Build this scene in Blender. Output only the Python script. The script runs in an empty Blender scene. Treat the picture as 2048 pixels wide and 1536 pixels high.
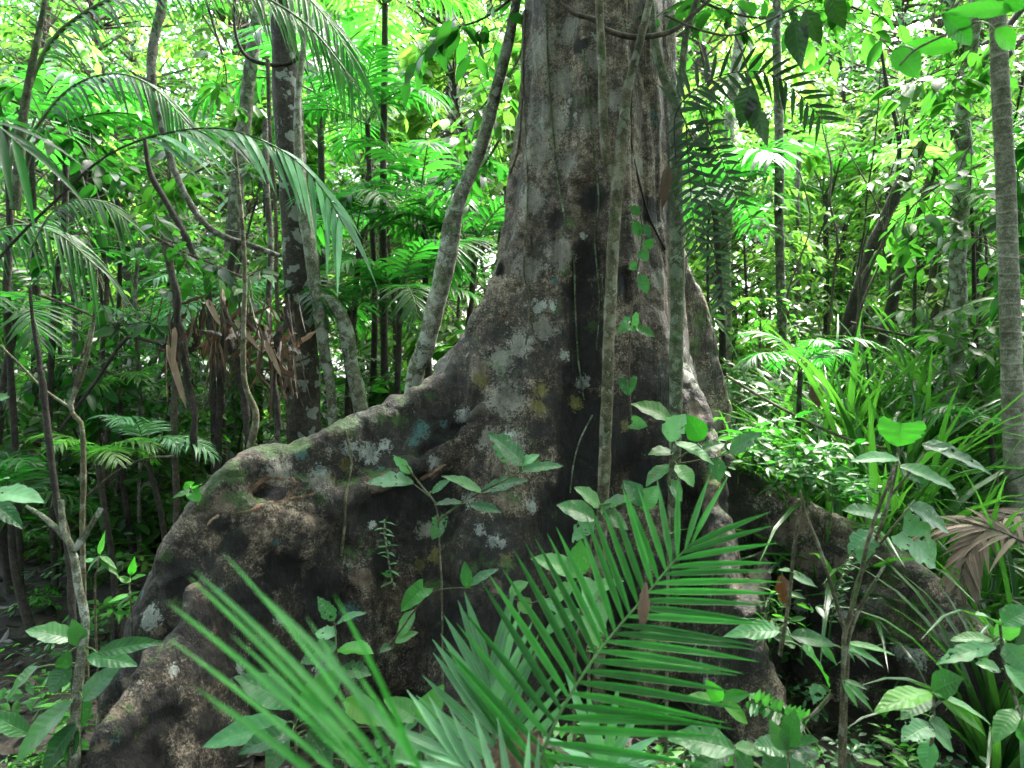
import bpy, math, random
import numpy as np
from mathutils import Vector, Matrix
from mathutils.bvhtree import BVHTree

# ------------------------------------------------------------------ camera, sky, sun, exposure
scene = bpy.context.scene
COL = scene.collection
F = 1365.0                                   # focal length in photo pixels (2048 wide)
CAM_H = 1.5
TILT = math.atan(68.0 / F)                   # looks slightly down
cam_d = bpy.data.cameras.new('camera')
cam = bpy.data.objects.new('camera', cam_d); COL.objects.link(cam)
cam.location = (0, 0, CAM_H)
cam.rotation_euler = (math.pi / 2 - TILT, 0, 0)
cam_d.sensor_width = 36.0
cam_d.lens = 36.0 * F / 2048.0
cam_d.clip_start = 0.05; cam_d.clip_end = 2000
cam_d.dof.use_dof = True
cam_d.dof.focus_distance = 3.9
cam_d.dof.aperture_fstop = 2.8
scene.camera = cam

SUN_EL, SUN_AZ = math.radians(56), math.radians(38)      # azimuth from +Y towards +X: behind the tree, to the right
world = bpy.data.worlds.new('World'); scene.world = world
world.use_nodes = True
wn = world.node_tree; wn.nodes.clear()
sky = wn.nodes.new('ShaderNodeTexSky'); sky.sky_type = 'NISHITA'
sky.sun_disc = False; sky.sun_elevation = SUN_EL; sky.sun_rotation = SUN_AZ
sky.air_density = 1.0; sky.dust_density = 4.0; sky.ozone_density = 1.0
hs = wn.nodes.new('ShaderNodeHueSaturation'); hs.inputs['Saturation'].default_value = 0.55
bg = wn.nodes.new('ShaderNodeBackground'); bg.inputs['Strength'].default_value = 0.15
wo = wn.nodes.new('ShaderNodeOutputWorld')
wn.links.new(sky.outputs[0], hs.inputs['Color']); wn.links.new(hs.outputs[0], bg.inputs[0]); wn.links.new(bg.outputs[0], wo.inputs[0])

sl = bpy.data.lights.new('sun', 'SUN'); sl.energy = 1.5; sl.angle = math.radians(12); sl.color = (1.0, 0.95, 0.86)
so = bpy.data.objects.new('sun', sl); COL.objects.link(so)
sd = Vector((math.sin(SUN_AZ) * math.cos(SUN_EL), math.cos(SUN_AZ) * math.cos(SUN_EL), math.sin(SUN_EL)))
so.rotation_euler = (-sd).to_track_quat('-Z', 'Y').to_euler(); so.location = (6, 6, 20)

scene.view_settings.view_transform = 'Standard'; scene.view_settings.look = 'None'
scene.view_settings.exposure = 3.85; scene.view_settings.gamma = 1.0
cy = scene.cycles
cy.max_bounces = 5; cy.diffuse_bounces = 1; cy.glossy_bounces = 2; cy.transmission_bounces = 3; cy.transparent_max_bounces = 12
cy.caustics_reflective = False; cy.caustics_refractive = False
cy.sample_clamp_indirect = 6.0

# ------------------------------------------------------------------ helpers
SA, CA = math.sin(TILT), math.cos(TILT)
def at(px, py, d):
    """world point seen at photo pixel (px, py) at depth d metres"""
    u = (px - 1024) / F; v = (768 - py) / F
    k = d / (CA + v * SA)
    return np.array((u * k, d, CAM_H + k * (v * CA - SA)))
def proj(p):
    x, y, z = p[0], p[1], p[2] - CAM_H
    f = y * CA - z * SA; up = y * SA + z * CA
    f = max(f, 1e-3)
    return 1024 + F * x / f, 768 - F * up / f
def nrmz(v):
    v = np.asarray(v, float)
    return v / np.maximum(np.linalg.norm(v, axis=-1, keepdims=True), 1e-9)
def _h(ix, iy, iz, seed):
    h = (ix.astype(np.uint32) * np.uint32(374761393) + iy.astype(np.uint32) * np.uint32(668265263)
         + iz.astype(np.uint32) * np.uint32(2147483647) + np.uint32((seed * 974634777) & 0xffffffff))
    h = (h ^ (h >> np.uint32(13))) * np.uint32(1274126177)
    h = h ^ (h >> np.uint32(16))
    return (h & np.uint32(0xffff)).astype(np.float32) / 65535.0
def vnoise(p, seed=0):
    p = np.asarray(p, np.float32)
    i = np.floor(p).astype(np.int64); f = p - i; f = f * f * (3 - 2 * f)
    r = 0
    for dx in (0, 1):
        wx = f[:, 0] if dx else 1 - f[:, 0]
        for dy in (0, 1):
            wy = f[:, 1] if dy else 1 - f[:, 1]
            for dz in (0, 1):
                wz = f[:, 2] if dz else 1 - f[:, 2]
                r = r + wx * wy * wz * _h(i[:, 0] + dx, i[:, 1] + dy, i[:, 2] + dz, seed)
    return r * 2 - 1
def fbm(p, seed=0, octs=3):
    p = np.asarray(p, np.float32); r = 0; a = 1.0
    for o in range(octs):
        r = r + a * vnoise(p * (2 ** o), seed + o); a *= .5
    return r

def sstep(x, a, b):
    t = np.clip((x - a) / (b - a), 0, 1); return t * t * (3 - 2 * t)
def ground_z(x, y):
    x = np.asarray(x, float); y = np.asarray(y, float)
    p = np.stack([x * .7, y * .7, np.zeros_like(x)], -1).reshape(-1, 3)
    n = fbm(p, 5, 3).reshape(x.shape)
    z = -0.12 - .20 * (1 - sstep(y, 3.6, 5.2)) + 0.06 * n
    z = z + 0.75 * sstep(x, 1.3, 4.0) * sstep(y, 3.3, 7.0)
    z = z + 0.02 * np.clip(y - 6, 0, 60) * sstep(x, -8, 6)
    return z
def gz(x, y): return float(ground_z(np.array([x]), np.array([y]))[0])

class MB:
    """collects quads; build() links them as ONE mesh object"""
    def __init__(s): s.V = []; s.Fc = []; s.U = []; s.T = []; s.n = 0
    def add(s, v, f, uv=None, t=0.5):
        v = np.asarray(v, np.float32); f = np.asarray(f, np.int32)
        s.V.append(v); s.Fc.append(f + s.n); s.n += len(v)
        s.U.append(np.zeros((len(v), 2), np.float32) if uv is None else np.asarray(uv, np.float32))
        s.T.append(np.full(len(v), t, np.float32) if np.isscalar(t) else np.asarray(t, np.float32))
        return s
    def arrays(s):
        return np.concatenate(s.V), np.concatenate(s.Fc), np.concatenate(s.U), np.concatenate(s.T)
    def mesh(s, name, mat, off=None, smooth=True):
        V, Fc, U, T = s.arrays()
        if off is not None: V = V - np.asarray(off, np.float32)
        me = bpy.data.meshes.new(name)
        me.vertices.add(len(V)); me.vertices.foreach_set('co', V.ravel())
        me.loops.add(Fc.size); me.loops.foreach_set('vertex_index', Fc.ravel())
        me.polygons.add(len(Fc)); me.polygons.foreach_set('loop_start', np.arange(0, Fc.size, 4, dtype=np.int32))
        me.polygons.foreach_set('loop_total', np.full(len(Fc), 4, np.int32))
        me.polygons.foreach_set('use_smooth', np.full(len(Fc), smooth))
        uv = me.uv_layers.new(name='UVMap'); uv.data.foreach_set('uv', U[Fc.ravel()].ravel())
        at_ = me.attributes.new('tint', 'FLOAT', 'POINT'); at_.data.foreach_set('value', T)
        me.update(calc_edges=True)
        me.materials.append(mat)
        return me
    def build(s, name, mat, parent=None, smooth=True, local=False):
        off = None if (parent is None or local) else np.array(parent.location)
        o = bpy.data.objects.new(name, s.mesh(name, mat, off, smooth)); COL.objects.link(o)
        if parent is not None: o.parent = parent
        return o
def inst(name, me, parent=None, loc=(0, 0, 0), rot=(0, 0, 0), sc=1.0):
    o = bpy.data.objects.new(name, me); COL.objects.link(o)
    if parent is not None: o.parent = parent
    o.location = loc; o.rotation_euler = rot
    o.scale = (sc, sc, sc) if np.isscalar(sc) else sc
    return o
def tag(o, label=None, cat=None, group=None, kind=None):
    if label: o['label'] = label
    if cat: o['category'] = cat
    if group: o['group'] = group
    if kind: o['kind'] = kind
    return o
def thing(name, label, cat, loc, group=None, rot=(0, 0, 0), sc=1.0):
    o = bpy.data.objects.new(name, None); COL.objects.link(o)
    o.empty_display_size = .1
    o.location = tuple(float(c) for c in loc); o.rotation_euler = rot
    o.scale = (sc, sc, sc)
    return tag(o, label, cat, group)

def catmull(P, n):
    P = np.asarray(P, float)
    if len(P) == 2: return P[0] + (P[1] - P[0]) * np.linspace(0, 1, n)[:, None]
    Q = np.vstack([2 * P[0] - P[1], P, 2 * P[-1] - P[-2]])
    seg = np.linalg.norm(np.diff(P[:, :3], axis=0), axis=1); cs = np.concatenate([[0], np.cumsum(seg)])
    out = []
    for s in np.linspace(0, cs[-1], n):
        i = min(max(np.searchsorted(cs, s, 'right') - 1, 0), len(P) - 2)
        t = (s - cs[i]) / max(seg[i], 1e-9)
        a, b, c, d = Q[i], Q[i + 1], Q[i + 2], Q[i + 3]
        out.append(.5 * (2 * b + (c - a) * t + (2 * a - 5 * b + 4 * c - d) * t * t + (3 * b - a - 3 * c + d) * t ** 3))
    return np.array(out)
def tube(mb, path, radii, n=24, sides=8, rough=0.0, seed=0, t=.5, wob=0.0):
    """sweep: path points, radii per point; adds to mb"""
    P = np.asarray(path, float); r = np.asarray(radii, float)
    if r.ndim == 0: r = np.full(len(P), float(r))
    C = catmull(np.hstack([P, r[:, None]]), n)
    p, rr = C[:, :3], np.maximum(C[:, 3], 1e-4)
    if wob:
        q = np.stack([np.arange(n) * .35, np.zeros(n), np.zeros(n)], -1)
        p = p + wob * np.stack([vnoise(q, seed + 1), vnoise(q, seed + 2), vnoise(q, seed + 3) * .3], -1) * np.linspace(0, 1, n)[:, None] ** .3
    T = nrmz(np.gradient(p, axis=0))
    ref = np.array((0.0, 1.0, 0.13)); 
    if abs(np.dot(nrmz(T.mean(0)), nrmz(ref))) > .9: ref = np.array((1.0, 0.1, 0.0))
    N = nrmz(ref - (T @ ref)[:, None] * T); B = np.cross(T, N)
    a = np.linspace(0, 2 * np.pi, sides, endpoint=False)
    ring = (N[:, None, :] * np.cos(a)[None, :, None] + B[:, None, :] * np.sin(a)[None, :, None])
    R = np.repeat(rr[:, None], sides, 1)
    v = p[:, None, :] + ring * R[:, :, None]
    if rough:
        q = v.reshape(-1, 3)
        dd = fbm(q * (0.5 / rr.mean()), seed, 3).reshape(n, sides) * rough
        v = p[:, None, :] + ring * (R * (1 + dd))[:, :, None]
    i = np.arange(n - 1)[:, None] * sides; j = np.arange(sides)[None, :]; j2 = (j + 1) % sides
    f = np.stack([i + j, i + j2, i + sides + j2, i + sides + j], -1).reshape(-1, 4)
    uv = np.stack([np.repeat(np.linspace(0, 1, n), sides), np.tile(a / 6.283, n)], -1)
    mb.add(v.reshape(-1, 3), f, uv, t)
    return p

# ---- leaf templates: grid (nu+1) x nv
def leaf_template(shape='oval', nu=3, nv=3, fold=.25, curl=.15, jag=0.0, seed=0, wave=0.0):
    u = np.linspace(0, 1, nu + 1)
    if shape == 'oval':  w = np.sin(np.pi * np.clip(u, .02, .985) ** .85) ** .8
    elif shape == 'lance': w = np.sin(np.pi * np.clip(u, .015, .99) ** .7) ** 1.15
    elif shape == 'obov': w = np.sin(np.pi * np.clip(u, .02, .985) ** 1.25) ** .9
    elif shape == 'heart': w = np.clip(np.where(u < .22, .72 + .28 * np.sin(u / .22 * np.pi / 2), np.cos((u - .22) / .78 * np.pi / 2) ** .75), .015, 1)
    elif shape == 'strap': w = np.clip(np.minimum(1, (u + .06) * 5) * (1 - u ** 3.5) ** .8, .02, 1)
    elif shape == 'leaflet': w = np.clip(np.minimum(1, .35 + u * 3.2) * (1 - np.clip((u - .35) / .65, 0, 1) ** 1.7), .03, 1)
    v = np.linspace(-1, 1, nv)
    rnd = np.random.RandomState(seed)
    W = np.repeat(w[:, None], nv, 1)
    if jag:
        e = 1 - jag * rnd.rand(nu + 1, 2) ** 1.5 * (u[:, None] > .08)
        W[:, 0] *= e[:, 0]; W[:, -1] *= e[:, 1]
        if nv >= 5: W[:, 1] = np.minimum(W[:, 1], W[:, 0] * 1.8 + 1e-3); W[:, -2] = np.minimum(W[:, -2], W[:, -1] * 1.8 + 1e-3)
    X = np.repeat(u[:, None], nv, 1)
    if shape == 'heart': X = X - .2 * np.abs(v)[None, :] ** 1.5 * (1 - u[:, None]) ** 3
    Y = v[None, :] * W
    Z = fold * np.abs(Y) - 0.0
    if wave: Z = Z + wave * np.abs(v)[None, :] * np.sin(u[:, None] * 19 + v[None, :] * 2 + seed)
    C = curl * u ** 2
    uv = np.stack([np.repeat(u[:, None], nv, 1), np.repeat(v[None, :], nu + 1, 0)], -1).reshape(-1, 2)
    i = np.arange(nu)[:, None] * nv; j = np.arange(nv - 1)[None, :]
    f = np.stack([i + j, i + nv + j, i + nv + j + 1, i + j + 1], -1).reshape(-1, 4)
    return X.ravel(), Y.ravel(), Z.ravel(), np.repeat(C[:, None], nv, 1).ravel(), uv, f
def leaves(mb, pos, dr, nr, L, W, tpl, tint=None):
    """batch of leaves: pos, direction, normal (N,3), length, half width (N)"""
    X, Y, Z, C, uv, f = tpl
    pos = np.asarray(pos, float); N = len(pos)
    if N == 0: return
    dr = nrmz(dr); nr = np.asarray(nr, float); nr = nrmz(nr - (nr * dr).sum(-1, keepdims=True) * dr); sd_ = np.cross(nr, dr)
    L = np.broadcast_to(np.asarray(L, float), (N,)); W = np.broadcast_to(np.asarray(W, float), (N,))
    v = (pos[:, None, :] + dr[:, None, :] * (X[None, :] * L[:, None])[..., None]
         + sd_[:, None, :] * (Y[None, :] * W[:, None])[..., None]
         + nr[:, None, :] * (Z[None, :] * W[:, None] - C[None, :] * L[:, None])[..., None])
    k = len(X)
    ff = (f[None] + (np.arange(N) * k)[:, None, None]).reshape(-1, 4)
    if tint is None: tint = np.random.RandomState(N).rand(N)
    mb.add(v.reshape(-1, 3), ff, np.tile(uv, (N, 1)), np.repeat(tint, k))

def frond(mb, path, nleaf, Lf, W, a0=75, a1=18, normal=(0, 0, 1), droop=.25, seed=0, nu=5, start=.12, lift=.15, rach_r=.008, rmb=None, jit=.05, twist=0.0, tmul=1.0, fold=.35, sides=(1, -1)):
    """pinnate palm frond: leaflets into mb, midrib into rmb. Lf: length function of t"""
    rnd = np.random.RandomState(seed)
    P = catmull(path, 60); T = nrmz(np.gradient(P, axis=0)); nm = np.asarray(normal, float)
    pos, dr, nr, LL = [], [], [], []
    for k in range(nleaf):
        t = start + (1 - start) * (k + .5) / nleaf
        for s in sides:
            tt = min(max(t + s * .25 / nleaf * 0.6 + rnd.uniform(-.15, .15) / nleaf, 0), 1)
            x = tt * 59; i = min(int(x), 58); p = P[i] + (P[i + 1] - P[i]) * (x - i); tg = T[i]
            n = nrmz(nm - np.dot(nm, tg) * tg); sdv = np.cross(n, tg) * s
            a = math.radians(a0 + ((a1(tt) if callable(a1) else a1) - a0) * tt ** (1.0 if callable(a1) else 1.4)) + rnd.uniform(-jit, jit)
            d = math.cos(a) * tg + math.sin(a) * sdv + n * lift * (1 - tt * .5) + rnd.uniform(-jit, jit, 3)
            pos.append(p); dr.append(nrmz(d)); nr.append(nrmz(n + sdv * twist + rnd.uniform(-jit, jit, 3)))
            LL.append(Lf(tt) * rnd.uniform(.93, 1.05))
    pos = np.array(pos); dr = np.array(dr); nr = np.array(nr); LL = np.array(LL)
    X, Y, Z, C, uv, f = leaf_template('leaflet', nu, 3, fold, 0)
    nr = nrmz(nr - (nr * dr).sum(-1, keepdims=True) * dr); sv = np.cross(nr, dr)
    N = len(pos); k = len(X)
    Wd = W * (0.55 + .45 * LL / LL.max())
    dv = droop * rnd.uniform(.75, 1.3, N)
    v = (pos[:, None] + dr[:, None] * (X[None] * LL[:, None])[..., None] + sv[:, None] * (Y[None] * Wd[:, None])[..., None]
         + nr[:, None] * (Z[None] * Wd[:, None])[..., None])
    v[..., 2] -= (X[None] ** 2 * (LL * dv)[:, None])
    ff = (f[None] + (np.arange(N) * k)[:, None, None]).reshape(-1, 4)
    mb.add(v.reshape(-1, 3), ff, np.tile(uv, (N, 1)), np.repeat(rnd.rand(N), k))
    (rmb or mb); tube(rmb if rmb is not None else mb, path, np.linspace(rach_r, rach_r * .35, len(path)), 30, 5, t=.5)

# ------------------------------------------------------------------ materials
def newmat(name):
    m = bpy.data.materials.new(name); m.use_nodes = True; nt = m.node_tree; nt.nodes.clear()
    return m, nt
def N_(nt, t, **kw):
    n = nt.nodes.new(t)
    for k, v in kw.items():
        if hasattr(n, k): setattr(n, k, v)
        else: n.inputs[k].default_value = v
    return n
def mixc(nt, fac, a, b, blend='MIX'):
    n = nt.nodes.new('ShaderNodeMix'); n.data_type = 'RGBA'; n.blend_type = blend
    for sock, val in ((n.inputs['Factor'], fac), (n.inputs[6], a), (n.inputs[7], b)):
        if isinstance(val, bpy.types.NodeSocket): nt.links.new(val, sock)
        elif isinstance(val, (int, float)): sock.default_value = val
        else: sock.default_value = (*val, 1)
    return n.outputs[2]
def math_(nt, op, a, b=0.0, clamp=False):
    n = nt.nodes.new('ShaderNodeMath'); n.operation = op; n.use_clamp = clamp
    for sock, val in ((n.inputs[0], a), (n.inputs[1], b)):
        if isinstance(val, bpy.types.NodeSocket): nt.links.new(val, sock)
        else: sock.default_value = val
    return n.outputs[0]
def ramp(nt, fac, stops):
    n = nt.nodes.new('ShaderNodeValToRGB'); e = n.color_ramp.elements
    while len(e) < len(stops): e.new(.5)
    for el, (p, c) in zip(e, stops):
        el.position = p; el.color = (c, c, c, 1) if np.isscalar(c) else (*c, 1)
    nt.links.new(fac, n.inputs[0]); return n.outputs[0]
def noise(nt, vec, scale, detail=4, rough=.55, dist=0.0):
    n = nt.nodes.new('ShaderNodeTexNoise'); n.inputs['Scale'].default_value = scale; n.inputs['Detail'].default_value = detail
    n.inputs['Roughness'].default_value = rough; n.inputs['Distortion'].default_value = dist
    if vec is not None: nt.links.new(vec, n.inputs['Vector'])
    return n.outputs['Fac']

def leaf_mat(name, c1, c2, tr, tfac=.4, rough=.38, vein=0, pleat=0, holes=0.0, spots=0.0, hv=.04, spec=.5, veinc=None):
    """c1..c2 leaf colours by per-leaf tint, tr = light coming through"""
    m, nt = newmat(name); L = nt.links
    a = N_(nt, 'ShaderNodeAttribute', attribute_name='tint'); oi = N_(nt, 'ShaderNodeObjectInfo')
    col = mixc(nt, a.outputs['Fac'], c1, c2)
    hsv = N_(nt, 'ShaderNodeHueSaturation'); L.new(col, hsv.inputs['Color'])
    mm = math_(nt, 'MULTIPLY', math_(nt, 'SUBTRACT', oi.outputs['Random'], .5), hv)
    L.new(math_(nt, 'ADD', mm, .5), hsv.inputs['Hue'])
    L.new(math_(nt, 'ADD', math_(nt, 'MULTIPLY', a.outputs['Fac'], .9), .5), hsv.inputs['Value'])
    col = hsv.outputs[0]
    tcol = mixc(nt, a.outputs['Fac'], (tr[0] * .55, tr[1] * .62, tr[2] * .6), (min(tr[0] * 1.35, 1), min(tr[1] * 1.1, 1), tr[2]))
    bumpf = None
    uvn = N_(nt, 'ShaderNodeUVMap'); sep = N_(nt, 'ShaderNodeSeparateXYZ'); L.new(uvn.outputs[0], sep.inputs[0])
    av = math_(nt, 'ABSOLUTE', sep.outputs[1])
    tc = N_(nt, 'ShaderNodeTexCoord')
    if vein:
        ph = math_(nt, 'MULTIPLY', math_(nt, 'SUBTRACT', sep.outputs[0], math_(nt, 'MULTIPLY', av, .16)), 6.283 * vein)
        sv = math_(nt, 'SINE', ph)
        line = math_(nt, 'POWER', math_(nt, 'MAXIMUM', sv, 0.0), 8.0)
        mid = ramp(nt, av, [(0.0, 1.0), (.07, 0.0)])
        vmask = math_(nt, 'MAXIMUM', math_(nt, 'MULTIPLY', line, .45), mid)
        vc = veinc or (min(c2[0] * 2 + .03, 1), min(c2[1] * 1.8 + .04, 1), c2[2] * 1.6 + .02)
        col = mixc(nt, math_(nt, 'MULTIPLY', vmask, .45), col, vc)
        tcol = mixc(nt, math_(nt, 'MULTIPLY', vmask, .35), tcol, (.05, .12, .02))
        bumpf = math_(nt, 'SUBTRACT', math_(nt, 'MULTIPLY', sv, -.5), math_(nt, 'MULTIPLY', mid, 1.2))
    if pleat:
        ps = math_(nt, 'SINE', math_(nt, 'MULTIPLY', sep.outputs[1], 6.283 * pleat))
        bumpf = ps
        mid = math_(nt, 'MAXIMUM', ramp(nt, av, [(0.0, 1.0), (.10, 0.0)]), ramp(nt, av, [(.84, 0.0), (1.0, 1.0)]))  # midrib, plus leaflet edges lightened in the colour as painted gloss
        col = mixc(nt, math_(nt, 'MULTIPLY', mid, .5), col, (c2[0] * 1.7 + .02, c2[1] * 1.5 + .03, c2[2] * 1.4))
    nz = noise(nt, tc.outputs['Object'], 14, 3)
    col = mixc(nt, .6, col, ramp(nt, nz, [(.3, .55), (.7, 1.25)]), 'MULTIPLY')
    if spots:
        sp = noise(nt, tc.outputs['Object'], 60, 3, .6)
        col = mixc(nt, math_(nt, 'MULTIPLY', ramp(nt, sp, [(.60, 0.0), (.68, 1.0)]), spots), col, (.30, .33, .20))
        br = noise(nt, tc.outputs['Object'], 22, 2, .6)
        col = mixc(nt, math_(nt, 'MULTIPLY', ramp(nt, br, [(.66, 0.0), (.72, 1.0)]), spots), col, (.12, .065, .03))
    p = N_(nt, 'ShaderNodeBsdfPrincipled', Roughness=rough)
    p.inputs['Specular IOR Level'].default_value = spec
    L.new(col, p.inputs['Base Color'])
    t = N_(nt, 'ShaderNodeBsdfTranslucent'); L.new(tcol, t.inputs['Color'])
    if bumpf is not None:
        b = N_(nt, 'ShaderNodeBump', Strength=.2 if vein else .25, Distance=.004); L.new(bumpf, b.inputs['Height'])
        L.new(b.outputs[0], p.inputs['Normal'])
    mx = N_(nt, 'ShaderNodeMixShader'); mx.inputs[0].default_value = tfac
    L.new(p.outputs[0], mx.inputs[1]); L.new(t.outputs[0], mx.inputs[2])
    out = N_(nt, 'ShaderNodeOutputMaterial'); res = mx.outputs[0]
    if holes:
        hn = noise(nt, tc.outputs['Object'], 34, 2, .5)
        hm = ramp(nt, hn, [(1 - holes - .005, 0.0), (1 - holes + .005, 1.0)])
        tb = N_(nt, 'ShaderNodeBsdfTransparent'); m2 = N_(nt, 'ShaderNodeMixShader')
        L.new(hm, m2.inputs[0]); L.new(res, m2.inputs[1]); L.new(tb.outputs[0], m2.inputs[2]); res = m2.outputs[0]
    L.new(res, out.inputs[0])
    return m

def bark_mat(name, dark, mid, light, lichen=(.42, .44, .38), moss=(.035, .075, .018), scale=1.0, lich=.60, mossy=.62, fibre=0.0, rings=0.0, rough=.85, bump=.6, extra=False, wet=0.0, patch=0.0):
    m, nt = newmat(name); L = nt.links
    tc = N_(nt, 'ShaderNodeTexCoord'); v = tc.outputs['Object']; geo = N_(nt, 'ShaderNodeNewGeometry')
    n1 = noise(nt, v, 2.2 * scale, 8, .62, .3); n2 = noise(nt, v, 14 * scale, 8, .7); n3 = noise(nt, v, 70 * scale, 6, .7)
    n4 = noise(nt, v, 210 * scale, 2, .6)
    f = math_(nt, 'ADD', math_(nt, 'MULTIPLY', n1, .45), math_(nt, 'MULTIPLY', n2, .55))
    f = math_(nt, 'ADD', f, math_(nt, 'MULTIPLY', math_(nt, 'SUBTRACT', n3, .5), .42))
    col = ramp(nt, f, [(.38, dark), (.5, mid), (.61, light)])
    n5 = noise(nt, v, 5.5 * scale, 9, .72, .6)
    lf = math_(nt, 'ADD', n5, math_(nt, 'MULTIPLY', math_(nt, 'SUBTRACT', n3, .5), .35))
    lm = ramp(nt, lf, [(lich, 0.0), (lich + .05, 1.0)])
    lc = mixc(nt, n2, (lichen[0] * .6, lichen[1] * .66, lichen[2] * .6), lichen)
    col = mixc(nt, math_(nt, 'MULTIPLY', lm, .85), col, lc)
    if patch:                                                       # whitish crustose discs
        vo = N_(nt, 'ShaderNodeTexVoronoi'); vo.inputs['Scale'].default_value = 7 * scale
        dv = N_(nt, 'ShaderNodeVectorMath', operation='ADD'); nzc = nt.nodes.new('ShaderNodeTexNoise'); nzc.inputs['Scale'].default_value = 9 * scale; nzc.inputs['Detail'].default_value = 5
        L.new(v, nzc.inputs['Vector']); sc_ = N_(nt, 'ShaderNodeVectorMath', operation='SCALE'); L.new(nzc.outputs['Color'], sc_.inputs[0]); sc_.inputs['Scale'].default_value = .25 / scale
        L.new(v, dv.inputs[0]); L.new(sc_.outputs[0], dv.inputs[1]); L.new(dv.outputs[0], vo.inputs['Vector'])
        wht = N_(nt, 'ShaderNodeSeparateColor'); L.new(vo.outputs['Color'], wht.inputs[0])
        sel = ramp(nt, wht.outputs[0], [(.42, 0.0), (.43, 1.0)])
        pm = math_(nt, 'MULTIPLY', ramp(nt, math_(nt, 'ADD', vo.outputs['Distance'], math_(nt, 'MULTIPLY', n3, .25)), [(.54, 1.0), (.60, 0.0)]), sel)
        col = mixc(nt, math_(nt, 'MULTIPLY', pm, patch), col, lc)
    if extra:
        n6 = noise(nt, v, 3.1, 7, .75, .8); 
        om = ramp(nt, math_(nt, 'ADD', n6, math_(nt, 'MULTIPLY', math_(nt, 'SUBTRACT', n3, .5), .25)), [(.64, 0.0), (.69, 1.0)])
        col = mixc(nt, math_(nt, 'MULTIPLY', om, .7), col, (.20, .125, .055))          # ochre crust
        of = N_(nt, 'ShaderNodeVectorMath', operation='ADD'); L.new(v, of.inputs[0]); of.inputs[1].default_value = (7.3, 2.1, 5.7)
        n7 = noise(nt, of.outputs[0], 3.6, 8, .72, .5)
        tm = ramp(nt, math_(nt, 'ADD', n7, math_(nt, 'MULTIPLY', math_(nt, 'SUBTRACT', n3, .5), .3)), [(.665, 0.0), (.69, 1.0)])
        col = mixc(nt, math_(nt, 'MULTIPLY', tm, .75), col, (.07, .20, .19))           # teal lichen
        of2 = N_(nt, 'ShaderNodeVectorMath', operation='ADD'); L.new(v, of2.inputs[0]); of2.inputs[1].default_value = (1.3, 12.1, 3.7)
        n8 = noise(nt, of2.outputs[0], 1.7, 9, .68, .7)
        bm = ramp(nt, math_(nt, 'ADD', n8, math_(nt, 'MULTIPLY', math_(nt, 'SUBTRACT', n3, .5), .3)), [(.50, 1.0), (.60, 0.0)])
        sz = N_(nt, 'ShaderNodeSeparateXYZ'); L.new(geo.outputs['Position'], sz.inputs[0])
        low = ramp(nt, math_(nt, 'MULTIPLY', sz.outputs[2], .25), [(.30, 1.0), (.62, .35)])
        col = mixc(nt, math_(nt, 'MULTIPLY', math_(nt, 'MULTIPLY', bm, low), .85), col, (.012, .011, .010))   # black algae film, thicker low down to paint in the shade there
        # growths and stains, plus shade and highlights put into the colour (vertex masks broken up by noise)
        n9 = noise(nt, v, 26, 10, .82, .5)
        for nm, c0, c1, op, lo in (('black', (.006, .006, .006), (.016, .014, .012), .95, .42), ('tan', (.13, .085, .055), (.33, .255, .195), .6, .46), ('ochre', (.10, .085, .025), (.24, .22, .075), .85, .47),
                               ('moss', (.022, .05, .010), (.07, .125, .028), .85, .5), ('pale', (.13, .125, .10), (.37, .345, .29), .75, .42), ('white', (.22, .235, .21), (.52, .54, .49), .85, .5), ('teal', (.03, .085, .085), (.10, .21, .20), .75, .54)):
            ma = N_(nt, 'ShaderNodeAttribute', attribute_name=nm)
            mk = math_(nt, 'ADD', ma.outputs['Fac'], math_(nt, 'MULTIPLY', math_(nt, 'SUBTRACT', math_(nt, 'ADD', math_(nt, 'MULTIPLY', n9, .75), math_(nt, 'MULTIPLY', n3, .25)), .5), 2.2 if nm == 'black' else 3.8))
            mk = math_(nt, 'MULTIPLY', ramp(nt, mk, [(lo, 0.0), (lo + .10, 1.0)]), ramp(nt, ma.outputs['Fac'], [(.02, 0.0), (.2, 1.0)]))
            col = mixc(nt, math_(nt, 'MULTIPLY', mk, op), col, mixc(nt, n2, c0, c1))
    sepn = N_(nt, 'ShaderNodeSeparateXYZ'); L.new(geo.outputs['Normal'], sepn.inputs[0])
    mo = math_(nt, 'ADD', noise(nt, v, 4 * scale, 6, .7), math_(nt, 'MULTIPLY', sepn.outputs[2], .16))
    mo = math_(nt, 'ADD', mo, math_(nt, 'MULTIPLY', math_(nt, 'SUBTRACT', n3, .5), .25))
    mm = ramp(nt, mo, [(mossy, 0.0), (mossy + .07, 1.0)])
    col = mixc(nt, math_(nt, 'MULTIPLY', mm, .85), col, mixc(nt, n2, moss, (moss[0] * 2.2, moss[1] * 2, moss[2] * 2)))
    col = mixc(nt, .7, col, ramp(nt, n4, [(.32, .35), (.68, 1.5)]), 'MULTIPLY')
    h = math_(nt, 'ADD', math_(nt, 'MULTIPLY', n2, .6), math_(nt, 'MULTIPLY', n3, .35)); h = math_(nt, 'ADD', h, math_(nt, 'MULTIPLY', n4, .12))
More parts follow.
